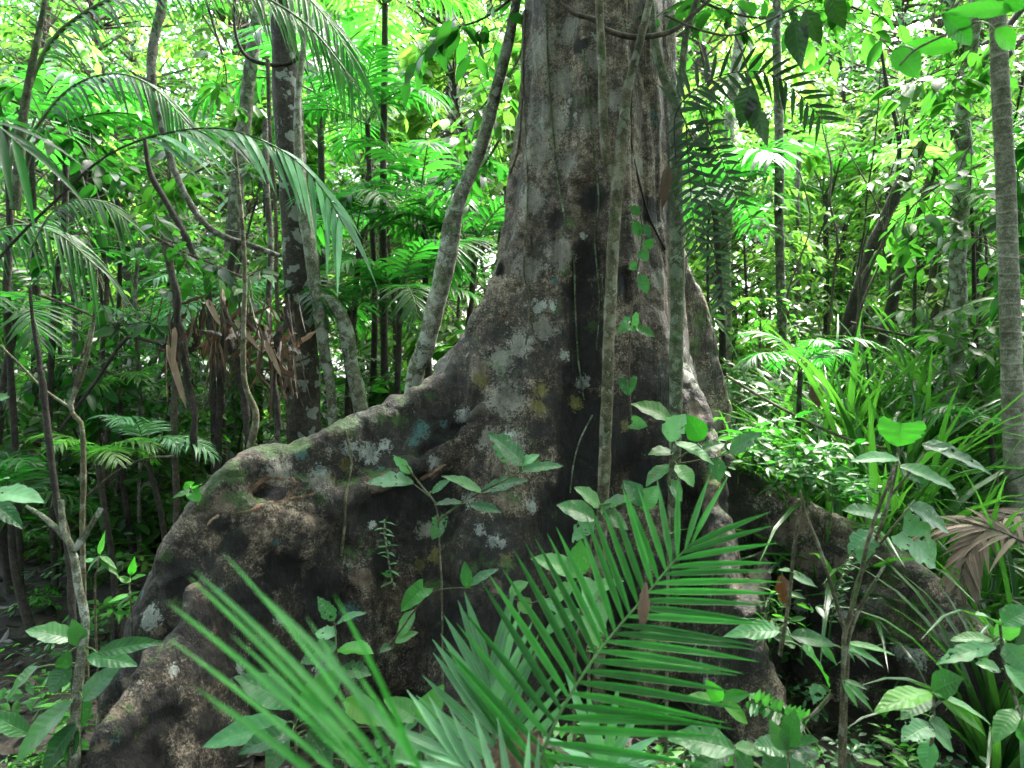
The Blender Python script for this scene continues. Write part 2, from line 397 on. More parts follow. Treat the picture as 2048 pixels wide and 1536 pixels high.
    if fibre:
        mp = N_(nt, 'ShaderNodeMapping'); mp.inputs['Scale'].default_value = (1, 1, .07); L.new(v, mp.inputs[0])
        nf = noise(nt, mp.outputs[0], 55 * scale, 4, .6)
        h = math_(nt, 'ADD', h, math_(nt, 'MULTIPLY', nf, fibre))
        mp2 = N_(nt, 'ShaderNodeMapping'); mp2.inputs['Scale'].default_value = (1, 1, .16); L.new(v, mp2.inputs[0])
        nf2 = noise(nt, mp2.outputs[0], 7 * scale, 6, .65, .3)
        col = mixc(nt, .8, col, ramp(nt, nf2, [(.36, .40), (.5, 1.0), (.64, 1.45)]), 'MULTIPLY')
        h = math_(nt, 'ADD', h, math_(nt, 'MULTIPLY', nf2, .9))
        col = mixc(nt, .5 * min(fibre, 1), col, ramp(nt, nf, [(.35, .55), (.65, 1.25)]), 'MULTIPLY')
    if rings:
        sx = N_(nt, 'ShaderNodeSeparateXYZ'); L.new(v, sx.inputs[0])
        zz = math_(nt, 'ADD', sx.outputs[2], math_(nt, 'MULTIPLY', noise(nt, v, 3.5, 5), .11))
        sn = math_(nt, 'POWER', math_(nt, 'ABSOLUTE', math_(nt, 'SINE', math_(nt, 'MULTIPLY', zz, rings))), 30)
        col = mixc(nt, math_(nt, 'MULTIPLY', math_(nt, 'MULTIPLY', sn, n1), .7), col, (.30, .29, .22))
        h = math_(nt, 'ADD', h, math_(nt, 'MULTIPLY', sn, .5))
    p = N_(nt, 'ShaderNodeBsdfPrincipled')
    L.new(col, p.inputs['Base Color'])
    if wet: L.new(ramp(nt, n1, [(.42, rough - wet), (.6, rough)]), p.inputs['Roughness'])
    else: p.inputs['Roughness'].default_value = rough
    p.inputs['Specular IOR Level'].default_value = .35
    b = N_(nt, 'ShaderNodeBump', Strength=bump, Distance=.02); L.new(h, b.inputs['Height']); L.new(b.outputs[0], p.inputs['Normal'])
    out = N_(nt, 'ShaderNodeOutputMaterial'); L.new(p.outputs[0], out.inputs[0])
    return m

M = {}
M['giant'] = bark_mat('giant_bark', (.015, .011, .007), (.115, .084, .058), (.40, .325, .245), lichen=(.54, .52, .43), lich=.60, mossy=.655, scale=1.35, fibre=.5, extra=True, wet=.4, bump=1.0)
M['lichen_bark'] = bark_mat('lichen_bark', (.016, .013, .011), (.042, .034, .027), (.09, .075, .06), lichen=(.38, .40, .37), scale=1.3, lich=.60, mossy=.75, patch=.75)
M['pale_bark'] = bark_mat('pale_bark', (.035, .036, .022), (.14, .145, .095), (.34, .34, .27), lichen=(.50, .53, .46), scale=1.8, lich=.55, mossy=.60, patch=.6)
M['olive_bark'] = bark_mat('olive_bark', (.028, .028, .013), (.088, .082, .042), (.20, .18, .115), lichen=(.42, .42, .33), scale=2.0, lich=.60, mossy=.58, patch=.35)
M['mossy_bark'] = bark_mat('mossy_bark', (.022, .030, .014), (.065, .080, .038), (.16, .175, .11), lichen=(.33, .40, .28), scale=2.0, lich=.58, mossy=.56, patch=.4)
M['dark_bark'] = bark_mat('dark_bark', (.012, .010, .008), (.032, .027, .021), (.075, .062, .05), lichen=(.2, .2, .17), scale=2.0, lich=.68, mossy=.72)
M['grey_bark'] = bark_mat('grey_bark', (.022, .020, .016), (.085, .078, .062), (.22, .21, .175), lichen=(.42, .43, .38), scale=2.0, lich=.63, mossy=.70, patch=.5)
M['ringed'] = bark_mat('ringed_palm_bark', (.05, .052, .032), (.16, .16, .11), (.34, .34, .27), lichen=(.45, .47, .42), scale=2.0, lich=.64, mossy=.66, rings=36.0)
M['twig'] = bark_mat('twig_bark', (.03, .026, .02), (.075, .062, .045), (.16, .13, .10), scale=3, lich=.66, mossy=.72, bump=.3)
M['green_stem'] = leaf_mat('green_stem', (.06, .13, .03), (.09, .18, .04), (.1, .2, .03), tfac=.05, rough=.45)

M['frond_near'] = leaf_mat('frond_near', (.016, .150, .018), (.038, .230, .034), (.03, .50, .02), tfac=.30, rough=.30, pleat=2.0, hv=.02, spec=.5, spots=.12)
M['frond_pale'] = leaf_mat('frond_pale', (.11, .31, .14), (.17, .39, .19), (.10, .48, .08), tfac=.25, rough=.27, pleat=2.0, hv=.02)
M['frond_mid'] = leaf_mat('frond_mid', (.014, .072, .014), (.032, .118, .024), (.05, .40, .035), tfac=.40, rough=.42, hv=.05, spec=.35)
M['frond_lime'] = leaf_mat('frond_lime', (.05, .15, .015), (.09, .20, .02), (.15, .70, .07), tfac=.5, rough=.4, hv=.03)
M['frond_dark'] = leaf_mat('frond_dark', (.008, .030, .010), (.014, .045, .014), (.02, .10, .01), tfac=.2, rough=.4, hv=.02)
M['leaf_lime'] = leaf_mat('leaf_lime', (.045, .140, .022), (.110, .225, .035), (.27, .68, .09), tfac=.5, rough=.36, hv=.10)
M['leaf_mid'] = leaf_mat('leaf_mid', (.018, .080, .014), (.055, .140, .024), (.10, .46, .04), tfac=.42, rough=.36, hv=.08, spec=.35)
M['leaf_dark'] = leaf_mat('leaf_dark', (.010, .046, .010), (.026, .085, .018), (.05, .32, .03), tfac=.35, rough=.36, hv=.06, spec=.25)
M['leaf_fore'] = leaf_mat('leaf_fore', (.035, .150, .045), (.072, .225, .062), (.08, .46, .05), tfac=.3, rough=.40, vein=9, spots=.6, hv=.05, holes=.24, spec=.35)
M['leaf_eaten'] = leaf_mat('leaf_eaten', (.065, .190, .085), (.115, .265, .110), (.10, .45, .08), tfac=.3, rough=.45, vein=8, holes=.33, spots=.8, hv=.04, spec=.35)
M['leaf_gloss'] = leaf_mat('leaf_gloss', (.026, .115, .038), (.055, .165, .055), (.06, .36, .04), tfac=.22, rough=.28, vein=9, spots=.25, hv=.03, spec=.4)
M['leaf_bright'] = leaf_mat('leaf_bright', (.045, .215, .025), (.085, .290, .040), (.07, .56, .03), tfac=.40, rough=.38, vein=9, hv=.03, spots=.25, spec=.35, holes=.2)
M['leaf_shade'] = leaf_mat('leaf_shade', (.010, .035, .010), (.018, .055, .014), (.03, .14, .012), tfac=.25, rough=.35, vein=8, holes=.22, hv=.02)
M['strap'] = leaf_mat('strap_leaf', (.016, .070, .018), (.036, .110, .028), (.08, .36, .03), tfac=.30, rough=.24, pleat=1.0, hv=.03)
M['dead'] = leaf_mat('dead_leaf', (.020, .014, .009), (.090, .068, .042), (.10, .06, .03), tfac=.12, rough=.75, vein=8, hv=.02)
M['litter'] = leaf_mat('litter_leaf', (.012, .009, .007), (.048, .033, .024), (.05, .03, .02), tfac=.05, rough=.5, hv=.02)
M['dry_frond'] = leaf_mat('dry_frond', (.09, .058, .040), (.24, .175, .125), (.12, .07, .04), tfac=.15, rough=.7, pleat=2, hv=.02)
M['rust'] = leaf_mat('rust_leaf', (.030, .014, .007), (.070, .032, .012), (.10, .04, .012), tfac=.12, rough=.55, vein=7, hv=.01, spots=.5)

# ------------------------------------------------------------------ ground
def make_ground():
    s = np.linspace(-1, 1, 221); g = np.sinh(s * 5.2) / np.sinh(5.2) * 160
    X, Y = np.meshgrid(g, g + 4.0, indexing='ij')
    Z = ground_z(X, Y) + .02 * vnoise(np.stack([X * 6, Y * 6, 0 * X], -1).reshape(-1, 3), 9).reshape(X.shape)
    n = len(s); i = np.arange(n - 1)[:, None] * n; j = np.arange(n - 1)[None]
    f = np.stack([i + j, i + n + j, i + n + j + 1, i + j + 1], -1).reshape(-1, 4)
    m, nt = newmat('forest_soil'); L = nt.links
    tc = N_(nt, 'ShaderNodeTexCoord'); v = tc.outputs['Object']
    n1 = noise(nt, v, 3, 8, .7); n2 = noise(nt, v, 30, 6, .7)
    col = ramp(nt, math_(nt, 'ADD', math_(nt, 'MULTIPLY', n1, .5), math_(nt, 'MULTIPLY', n2, .5)), [(.38, (.008, .006, .005)), (.5, (.022, .016, .012)), (.64, (.06, .042, .03))])
    p = N_(nt, 'ShaderNodeBsdfPrincipled', Roughness=.75); L.new(col, p.inputs['Base Color'])
    b = N_(nt, 'ShaderNodeBump', Strength=.8, Distance=.03); L.new(n2, b.inputs['Height']); L.new(b.outputs[0], p.inputs['Normal'])
    o = N_(nt, 'ShaderNodeOutputMaterial'); L.new(p.outputs[0], o.inputs[0])
    mb = MB(); mb.add(np.stack([X, Y, Z], -1).reshape(-1, 3), f)
    tag(mb.build('ground', m), kind='structure')
make_ground()

# ------------------------------------------------------------------ the giant buttressed tree (one continuous skin from a distance field)
def smin(a, b, k):
    h = np.clip(.5 + .5 * (b - a) / k, 0, 1); return b + (a - b) * h - k * h * (1 - h)
TR = dict(x=.475, y=4.25)
def wall_ridge(pts): return [(*at(px, py, d), th) for px, py, d, th in pts]
WALLS = [   # ridge line of every buttress: photo pixel, depth, half thickness at the crest
    dict(p=[(1080, 560, 4.15, .10), (985, 600, 4.05, .10), (900, 700, 3.95, .09), (860, 755, 3.86, .085), (790, 800, 3.76, .08), (700, 835, 3.62, .075), (600, 880, 3.48, .075), (480, 912, 3.32, .085), (400, 970, 3.22, .09), (345, 1045, 3.16, .09), (295, 1125, 3.12, .09), (262, 1220, 3.08, .09), (238, 1330, 3.05, .07)], fl=.20, k=.20, asym=.45),
    dict(p=[(470, 1090, 3.2, .03), (392, 1165, 2.98, .03), (352, 1215, 2.86, .03), (282, 1315, 2.68, .03), (228, 1430, 2.52, .03), (190, 1560, 2.4, .03)], fl=.34, k=.10, asym=.05),
    dict(p=[(1080, 420, 4.05, .13), (1045, 620, 3.86, .13), (1010, 800, 3.68, .13), (985, 980, 3.48, .13), (960, 1180, 3.30, .12), (935, 1420, 3.12, .10)], fl=.26, k=.30),
    dict(p=[(1275, 380, 4.05, .06), (1295, 520, 3.92, .06), (1315, 660, 3.80, .06), (1325, 800, 3.70, .06), (1318, 1000, 3.58, .06), (1300, 1250, 3.42, .06), (1290, 1400, 3.3, .05)], fl=.10, k=.16),
    dict(p=[(1330, 430, 4.45, .07), (1366, 520, 4.50, .055), (1412, 600, 4.54, .05), (1442, 750, 4.60, .05), (1472, 900, 4.68, .05), (1530, 955, 4.80, .05), (1610, 1010, 5.0, .05), (1700, 1075, 5.3, .05)], fl=.05, k=.16),
    dict(p=[(1310, 620, 4.15, .07), (1352, 705, 3.98, .07), (1395, 790, 3.82, .065), (1425, 900, 3.64, .06), (1440, 1030, 3.42, .055), (1462, 1150, 3.22, .05), (1510, 1270, 3.04, .045), (1590, 1440, 2.86, .04), (1640, 1560, 2.75, .04)], fl=.14, k=.18),
    dict(p=[(1440, 900, 4.05, .07), (1540, 968, 3.86, .065), (1620, 1010, 3.72, .06), (1720, 1052, 3.56, .055), (1830, 1122, 3.30, .05), (1900, 1182, 3.14, .05), (1960, 1240, 3.0, .05), (2035, 1300, 2.86, .05), (2110, 1400, 2.75, .05)], fl=.28, k=.22, asym=.4, side=-1),
]
CAPS = [   # folds, roots and burls on the left wall: pixel a, pixel b, depth a/b, radius a/b
    ((690, 1000, 3.36), (890, 905, 3.55), .055, .06), ((890, 905, 3.55), (965, 830, 3.66), .06, .04),
    ((735, 1120, 3.22), (722, 1320, 3.05), .05, .045), ((722, 1320, 3.05), (690, 1460, 2.85), .045, .05),
    ((860, 1190, 3.25), (900, 1400, 3.0), .045, .05), ((1010, 1150, 3.2), (1030, 1330, 3.0), .04, .05),
    ((640, 985, 3.30), (720, 1080, 3.25), .03, .03), ((530, 1070, 3.14), (640, 1120, 3.16), .05, .03),
    ((1740, 1260, 3.2), (1650, 1420, 2.95), .06, .05), ((1850, 1330, 3.0), (1790, 1480, 2.8), .05, .05),
    ((1690, 1180, 3.4), (1600, 1330, 3.15), .05, .04), ((1530, 1080, 3.65), (1500, 1230, 3.4), .04, .04),
]
BURLS = [((612, 1052, 3.18), .13), ((520, 1040, 3.13), .08), ((680, 1150, 3.16), .09), ((1330, 1330, 3.1), .10), ((1800, 1290, 3.12), .08), ((1690, 1260, 3.28), .09)]
HOLES = [((540, 988, 3.10), .060, (1.9, .7, .75)), ((1000, 545, 3.86), .035, (.9, .8, 1.4)), ((905, 860, 3.66), .045, (1.8, .8, .7))]
def surface_nets(x, y, z, D, h):
    sg = D < 0
    c = np.zeros(tuple(n - 1 for n in D.shape), np.int8)
    for i in (0, 1):
        for j in (0, 1):
            for k in (0, 1):
                c += sg[i:i + c.shape[0], j:j + c.shape[1], k:k + c.shape[2]]
    act = np.argwhere((c > 0) & (c < 8)); ids = np.full(c.shape, -1, np.int64); ids[tuple(act.T)] = np.arange(len(act))
    acc = np.zeros((len(act), 3)); cnt = np.zeros(len(act))
    offs = [(i, j, k) for i in (0, 1) for j in (0, 1) for k in (0, 1)]
    for a in offs:
        for ax in range(3):
            if a[ax]: continue
            b = list(a); b[ax] = 1
            va = D[act[:, 0] + a[0], act[:, 1] + a[1], act[:, 2] + a[2]]; vb = D[act[:, 0] + b[0], act[:, 1] + b[1], act[:, 2] + b[2]]
            m = (va < 0) != (vb < 0); t = np.where(m, va / np.where(m, va - vb, 1), 0)
            p = np.array(a, float)[None].repeat(len(act), 0); p[:, ax] += t
            acc[m] += p[m]; cnt[m] += 1
    V = act + acc / np.maximum(cnt, 1)[:, None]
    V = np.stack([x[0] + V[:, 0] * h, y[0] + V[:, 1] * h, z[0] + V[:, 2] * h], -1)
    Q = []
    for ax in range(3):
        s0 = [slice(None)] * 3; s1 = [slice(None)] * 3; s0[ax] = slice(0, -1); s1[ax] = slice(1, None)
        a, b = sg[tuple(s0)], sg[tuple(s1)]
        E = np.argwhere(a != b); o1, o2 = [(1, 2), (2, 0), (0, 1)][ax]
        ok = (E[:, o1] > 0) & (E[:, o2] > 0) & (E[:, o1] < D.shape[o1] - 1) & (E[:, o2] < D.shape[o2] - 1); E = E[ok]
        inside = a[tuple(E.T)]
        def cid(d1, d2):
            q = E.copy(); q[:, o1] -= d1; q[:, o2] -= d2; return ids[tuple(q.T)]
        q = np.stack([cid(1, 1), cid(0, 1), cid(0, 0), cid(1, 0)], -1)
        q[~inside] = q[~inside][:, ::-1]; Q.append(q)
    return V, np.concatenate(Q)
CUTS = [((1166, 380), (1174, 560), .05, .10), ((1174, 560), (1170, 800), .10, .135), ((1170, 800), (1155, 1010), .135, .13), ((1155, 1010), (1120, 1250), .12, .08), ((1168, 520), (1166, 900), .06, .09),
        ((1345, 820), (1370, 1010), .04, .05), ((1370, 1010), (1385, 1260), .05, .06), ((1255, 560), (1262, 820), .035, .045), ((1262, 820), (1252, 1060), .045, .05),
        ((1012, 640), (975, 760), .015, .02), ((975, 760), (935, 865), .02, .035), ((935, 865), (850, 905), .035, .03), ((372, 1185), (318, 1285), .03, .035), ((318, 1285), (262, 1400), .035, .03),
        ((1455, 1000), (1490, 1120), .06, .07), ((800, 1100), (790, 1260), .03, .045), ((1090, 560), (1078, 760), .012, .02)]
def giant_field():
    h = .017
    x = np.arange(-2.35, 2.75, h, np.float32); y = np.arange(2.0, 5.9, h, np.float32); z = np.arange(-.55, 4.5, h, np.float32)
    XX, YY = np.meshgrid(x, y, indexing='ij'); Z = z[None, None, :]
    # bole with fluting
    cx = TR['x'] + .010 * z; cyy = TR['y'] + 0 * z
    dx = XX[:, :, None] - cx[None, None]; dy = YY[:, :, None] - cyy[None, None]
    rad = np.sqrt(dx * dx + dy * dy); th = np.arctan2(dy, dx)
    low = np.clip(1 - (Z - .6) / 3.2, 0, 1)
    R = .405 + .10 * np.exp(-np.maximum(Z - 2.0, 0) / 1.1) * (Z > -9) + .038 * np.cos(5 * th + .6) * (.5 + low) + .024 * np.cos(11 * th + 1.9) * (.6 + .6 * low)
    D = (rad - R) * .9
    del dx, dy, rad, th
    for w in WALLS:
        R_ = np.array(wall_ridge(w['p'])); R_ = catmull(R_, 26)
        best = np.full(XX.shape, 1e9, np.float32); zt = np.zeros_like(best); tk = np.zeros_like(best); sl = np.ones_like(best); sd_ = np.zeros_like(best)
        for a, b in zip(R_[:-1], R_[1:]):
            ex, ey = b[0] - a[0], b[1] - a[1]; l2 = ex * ex + ey * ey + 1e-9
            t = np.clip(((XX - a[0]) * ex + (YY - a[1]) * ey) / l2, 0, 1)
            d2 = np.hypot(XX - a[0] - ex * t, YY - a[1] - ey * t); m = d2 < best
            best[m] = d2[m]; zt[m] = (a[2] + (b[2] - a[2]) * t)[m]; tk[m] = (a[3] + (b[3] - a[3]) * t)[m]
            sd_[m] = ((ex * (YY - a[1]) - ey * (XX - a[0])) / math.sqrt(l2))[m]
            sl[m] = 1 / math.sqrt(1 + (b[2] - a[2]) ** 2 / l2)
        below = np.maximum(zt[:, :, None] - Z, 0)
        wide = 1 - (1 - w.get('asym', 1.0)) * sstep(-w.get('side', 1) * sd_, -.05, .05).astype(np.float32)
        half = tk[:, :, None] + w['fl'] * wide[:, :, None] * below / (1 + .25 * below)
        q1 = (best[:, :, None] - half) * .95; q2 = (Z - zt[:, :, None]) * np.maximum(sl, .25)[:, :, None]
        k = .06
        d = -smin(-q1, -q2, k)
        D = smin(D, d.astype(np.float32), w['k'])
        del below, half, q1, q2, d
    def box(c, r):
        s = [slice(max(int((c[i] - r - g[0]) / h), 0), max(int((c[i] + r - g[0]) / h), 0) + 1) for i, g in enumerate((x, y, z))]
        return tuple(s)
    def sub(s): return np.meshgrid(x[s[0]], y[s[1]], z[s[2]], indexing='ij')
    V0, Q0 = surface_nets(x, y, z, D, h)
    bvh = BVHTree.FromPolygons([tuple(v) for v in V0], [tuple(q) for q in Q0.tolist()])
    def onbark(c, push):
        d = Vector(at(c[0], c[1], 3.0)) - Vector((0, 0, CAM_H)); d.normalize()
        hit = bvh.ray_cast(Vector((0, 0, CAM_H)), d)
        if hit[0] is None: return at(*c)
        n = hit[1] if hit[1].dot(d) < 0 else -hit[1]
        return np.array(hit[0] + n * push)
    for a, b, ra, rb in CAPS:
        a = onbark(a, .25 * ra); b = onbark(b, .25 * rb); c = (a + b) / 2; s = box(c, np.linalg.norm(b - a) / 2 + .35); gx, gy, gzz = sub(s)
        e = b - a; t = np.clip(((gx - a[0]) * e[0] + (gy - a[1]) * e[1] + (gzz - a[2]) * e[2]) / e.dot(e), 0, 1)
        d = np.sqrt((gx - a[0] - e[0] * t) ** 2 + (gy - a[1] - e[1] * t) ** 2 + (gzz - a[2] - e[2] * t) ** 2) - (ra + (rb - ra) * t)
        D[s] = smin(D[s], d.astype(np.float32), .09)
    for c, r in BURLS:
        c = onbark(c, -.45 * r); s = box(c, r + .3); gx, gy, gzz = sub(s)
        d = np.sqrt((gx - c[0]) ** 2 + (gy - c[1]) ** 2 + ((gzz - c[2]) * 1.15) ** 2) - r
        D[s] = smin(D[s], d.astype(np.float32), .12)
    for c, r, sc in HOLES:
        c = onbark(c, .1 * r); s = box(c, r * 2.4 + .1); gx, gy, gzz = sub(s)
        d = np.sqrt(((gx - c[0]) / sc[0]) ** 2 + ((gy - c[1]) / sc[1]) ** 2 + ((gzz - c[2]) / sc[2]) ** 2) - r
        D[s] = -smin(-D[s], d.astype(np.float32), .05)
    for a, b, ra, rb in CUTS:
        a = onbark(a, .35 * ra); b = onbark(b, .35 * rb); c = (a + b) / 2; s = box(c, np.linalg.norm(b - a) / 2 + .3); gx, gy, gzz = sub(s)
        e = b - a; t = np.clip(((gx - a[0]) * e[0] + (gy - a[1]) * e[1] + (gzz - a[2]) * e[2]) / e.dot(e), 0, 1)
        d = np.sqrt((gx - a[0] - e[0] * t) ** 2 + (gy - a[1] - e[1] * t) ** 2 + (gzz - a[2] - e[2] * t) ** 2) - (ra + (rb - ra) * t)
        D[s] = -smin(-D[s], d.astype(np.float32), .06)
    return x, y, z, D, h
gx_, gy_, gz_, D_, h_ = giant_field()
GV, GQ = surface_nets(gx_, gy_, gz_, D_, h_)
del D_
def vert_normals(V, Q):
    n = np.cross(V[Q[:, 2]] - V[Q[:, 0]], V[Q[:, 3]] - V[Q[:, 1]]); N = np.zeros_like(V)
    for k in range(4): np.add.at(N, Q[:, k], n)
    return nrmz(N)
def roughen(V, Q):
    N = vert_normals(V, Q)
    hgt = sstep(V[:, 2], 2.6, .6)
    a = .030 * fbm(V * np.array([3.2, 3.2, 2.2]), 21, 2) * (.35 + .65 * hgt)
    a += .010 * fbm(V * np.array([9, 9, 7]), 31, 3) * (.5 + .7 * hgt)
    a += .020 * fbm(V * np.array([9, 9, .7]), 41, 2) * (1.15 - .8 * hgt)
    cr = vnoise(V * np.array([5.5, 5.5, .8]), 51); a -= .018 * np.exp(-(cr / .10) ** 2) * (1 - .5 * hgt)
    rk = vnoise(V * np.array([3.2, 3.2, 5.0]), 61); a -= .016 * np.exp(-(rk / .09) ** 2) * hgt
    a += .006 * fbm(V * np.array([24, 24, 18]), 71, 2) * (.5 + .6 * hgt); ck = vnoise(V * np.array([11, 11, 1.6]), 81); a -= .012 * np.exp(-(ck / .07) ** 2) * (1.1 - .5 * hgt)
    return V + N * a[:, None]
GV = roughen(GV, GQ)
GIANT_BVH = BVHTree.FromPolygons([tuple(v) for v in GV], [tuple(q) for q in GQ.tolist()])
CAMP = Vector((0, 0, CAM_H))
def surf(px, py, lift=.0):
    """point on the giant tree seen at this photo pixel, lifted off the bark"""
    d = Vector(at(px, py, 3.0)) - CAMP; d.normalize()
    hit = GIANT_BVH.ray_cast(CAMP, d)
    if hit[0] is None: return None, None
    n = hit[1] if hit[1].dot(d) < 0 else -hit[1]
    return np.array(hit[0]) + np.array(n) * lift, np.array(n)
giant = thing('buttress_tree', 'giant tree with grey lichen-mottled bole spreading into tall buttress roots', 'tree', (TR['x'], TR['y'], 0))
mb = MB(); mb.add(GV, GQ)
top = [(TR['x'] + .044, TR['y'], 4.40), (TR['x'] + .06, TR['y'], 6), (TR['x'] + .12, TR['y'] + .05, 8), (TR['x'] + .2, TR['y'], 10.5)]
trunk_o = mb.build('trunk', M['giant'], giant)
GROWTH_AND_SHADING = dict(
    white=[(735, 905, 36), (700, 895, 26), (770, 890, 22), (1075, 612, 26), (1105, 610, 16), (1165, 765, 24), (1130, 710, 20), (930, 832, 26), (935, 1000, 26), (1000, 1085, 18), (1065, 1012, 24), (960, 1060, 18), (985, 1080, 24), (640, 940, 20), (870, 925, 22), (745, 1050, 14), (300, 1235, 36), (1830, 1312, 32), (1800, 1300, 24), (1600, 1215, 28), (1390, 1290, 18), (1400, 1330, 24), (1410, 1362, 18), (1380, 745, 26),
           (640, 1330, 20), (480, 1340, 18), (345, 1340, 20), (560, 1240, 18), (1690, 1230, 22), (1020, 870, 18), (1165, 470, 12), (1080, 250, 16), (1140, 200, 12)],
    pale=[(1095, 240, 60), (1075, 100, 60), (1120, 165, 44), (1120, 505, 44), (1075, 310, 44), (1180, 240, 34), (1060, 400, 44), (1135, 330, 34), (1010, 800, 50), (1000, 720, 44), (1040, 690, 40), (905, 690, 44), (880, 730, 34), (1190, 120, 34), (1230, 200, 30), (1275, 330, 30), (1320, 560, 30), (1400, 760, 30), (1430, 840, 30), (1140, 60, 40), (1750, 1200, 40), (1900, 1290, 40), (1660, 1180, 30), (850, 1060, 24), (1020, 880, 34), (1060, 540, 40), (1090, 660, 34), (980, 880, 34), (640, 960, 40), (560, 940, 40)],  # pale lichen, plus patches painted to lighten the shaded right wall
    teal=[(840, 860, 32), (828, 882, 22), (605, 910, 20), (636, 940, 14), (886, 846, 14), (284, 1190, 16), (440, 1182, 14), (700, 1225, 30), (760, 940, 18), (550, 1085, 16), (660, 1480, 12), (230, 1480, 14), (1110, 560, 14), (1770, 1270, 16)],
    moss=[(690, 850, 46), (600, 890, 44), (460, 945, 48), (430, 962, 36), (1400, 640, 34), (1390, 690, 28), (1420, 600, 18), (640, 992, 26), (800, 840, 26), (1140, 245, 16), (1790, 1150, 36), (1940, 1230, 36), (1830, 1220, 28), (560, 1520, 36), (292, 1440, 14), (272, 1470, 14), (545, 910, 34), (760, 830, 30), (400, 1000, 30), (1130, 540, 22), (330, 1110, 24), (1110, 615, 20), (1185, 650, 20), (860, 790, 18)],
    ochre=[(1080, 780, 28), (1078, 815, 26), (1070, 920, 26), (1150, 805, 24), (870, 1112, 26), (1010, 1120, 24), (960, 760, 26), (690, 930, 24), (1430, 960, 30), (1435, 900, 22), (840, 1130, 20), (1250, 850, 18), (660, 960, 24)],
    black=[(1160, 590, 62), (1165, 740, 72), (1150, 900, 84), (1120, 1050, 76), (850, 965, 70), (760, 1015, 62), (440, 1045, 34), (470, 1085, 44), (560, 1135, 72), (650, 1185, 84), (760, 1130, 62), (880, 880, 34), (500, 1210, 80), (405, 1235, 44), (335, 1270, 26), (1115, 440, 36), (715, 845, 28), (1000, 540, 18), (1240, 900, 64), (1300, 960, 64), (1560, 1150, 62), (1700, 1330, 54), (1400, 1150, 60), (1250, 1200, 90), (900, 1250, 90), (1160, 90, 26), (1190, 400, 40), (1230, 560, 50), (1300, 420, 40), (1165, 520, 60), (1168, 670, 70), (1160, 820, 80), (1140, 960, 84), (1100, 1000, 50), (620, 1420, 90), (420, 1450, 60), (1800, 1400, 80), (1640, 1240, 50), (250, 1480, 70), (330, 1420, 70), (300, 1530, 70), (420, 1330, 60), (520, 1330, 60)],  # dark stains, and shade painted into the central recess and lower walls
    tan=[(480, 912, 36), (400, 968, 36), (560, 898, 30), (385, 1168, 20), (350, 1215, 22), (318, 1260, 22), (285, 1312, 22), (255, 1365, 22), (228, 1430, 24), (205, 1490, 24), (625, 1040, 40), (760, 962, 44), (872, 942, 30), (1000, 930, 34), (1010, 1000, 30), (730, 1160, 34), (990, 1170, 28), (960, 740, 40), (1420, 1000, 40), (1440, 1080, 34), (1530, 1280, 34), (1580, 1380, 34), (1740, 1070, 30), (1780, 1200, 50), (1860, 1250, 40), (1390, 820, 34), (1330, 700, 26), (1400, 540, 30), (700, 1400, 40), (450, 1000, 40), (1560, 1060, 40), (1620, 1120, 44), (1690, 1130, 40), (1840, 1200, 36), (1930, 1290, 36), (1720, 1290, 34), (1600, 1050, 36)])  # tan bark, also painted crest highlights and lightening of the shaded right wall

def paint_growth_and_shading():
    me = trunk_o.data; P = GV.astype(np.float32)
    for nm, spots in GROWTH_AND_SHADING.items():
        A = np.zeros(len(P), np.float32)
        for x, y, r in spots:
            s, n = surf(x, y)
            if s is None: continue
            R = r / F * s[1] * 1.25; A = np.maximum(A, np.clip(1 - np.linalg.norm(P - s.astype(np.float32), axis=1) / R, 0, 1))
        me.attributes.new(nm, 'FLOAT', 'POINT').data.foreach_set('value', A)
paint_growth_and_shading()
def giant_limbs():
    mb = MB(); tube(mb, top, [.43, .38, .33, .2], 24, 28, .03, 4)
    rnd = np.random.RandomState(8); tips = []
    for k in range(16):
        a = k * 2.4; z0 = 6.0 + 4 * rnd.rand(); L = rnd.uniform(2.5, 4.6)
        b = np.array((TR['x'] + .1, TR['y'], z0)); e = b + np.array((math.cos(a) * L, math.sin(a) * L, rnd.uniform(.8, 2.4)))
        p = tube(mb, [b, (b + e) / 2 + (0, 0, .3), e], [.13, .08, .03], 10, 7, .05, k); tips += [p[5], p[7], p[9]]
    mb.build('limbs', M['giant'], giant)
    return tips
GIANT_TIPS = giant_limbs()

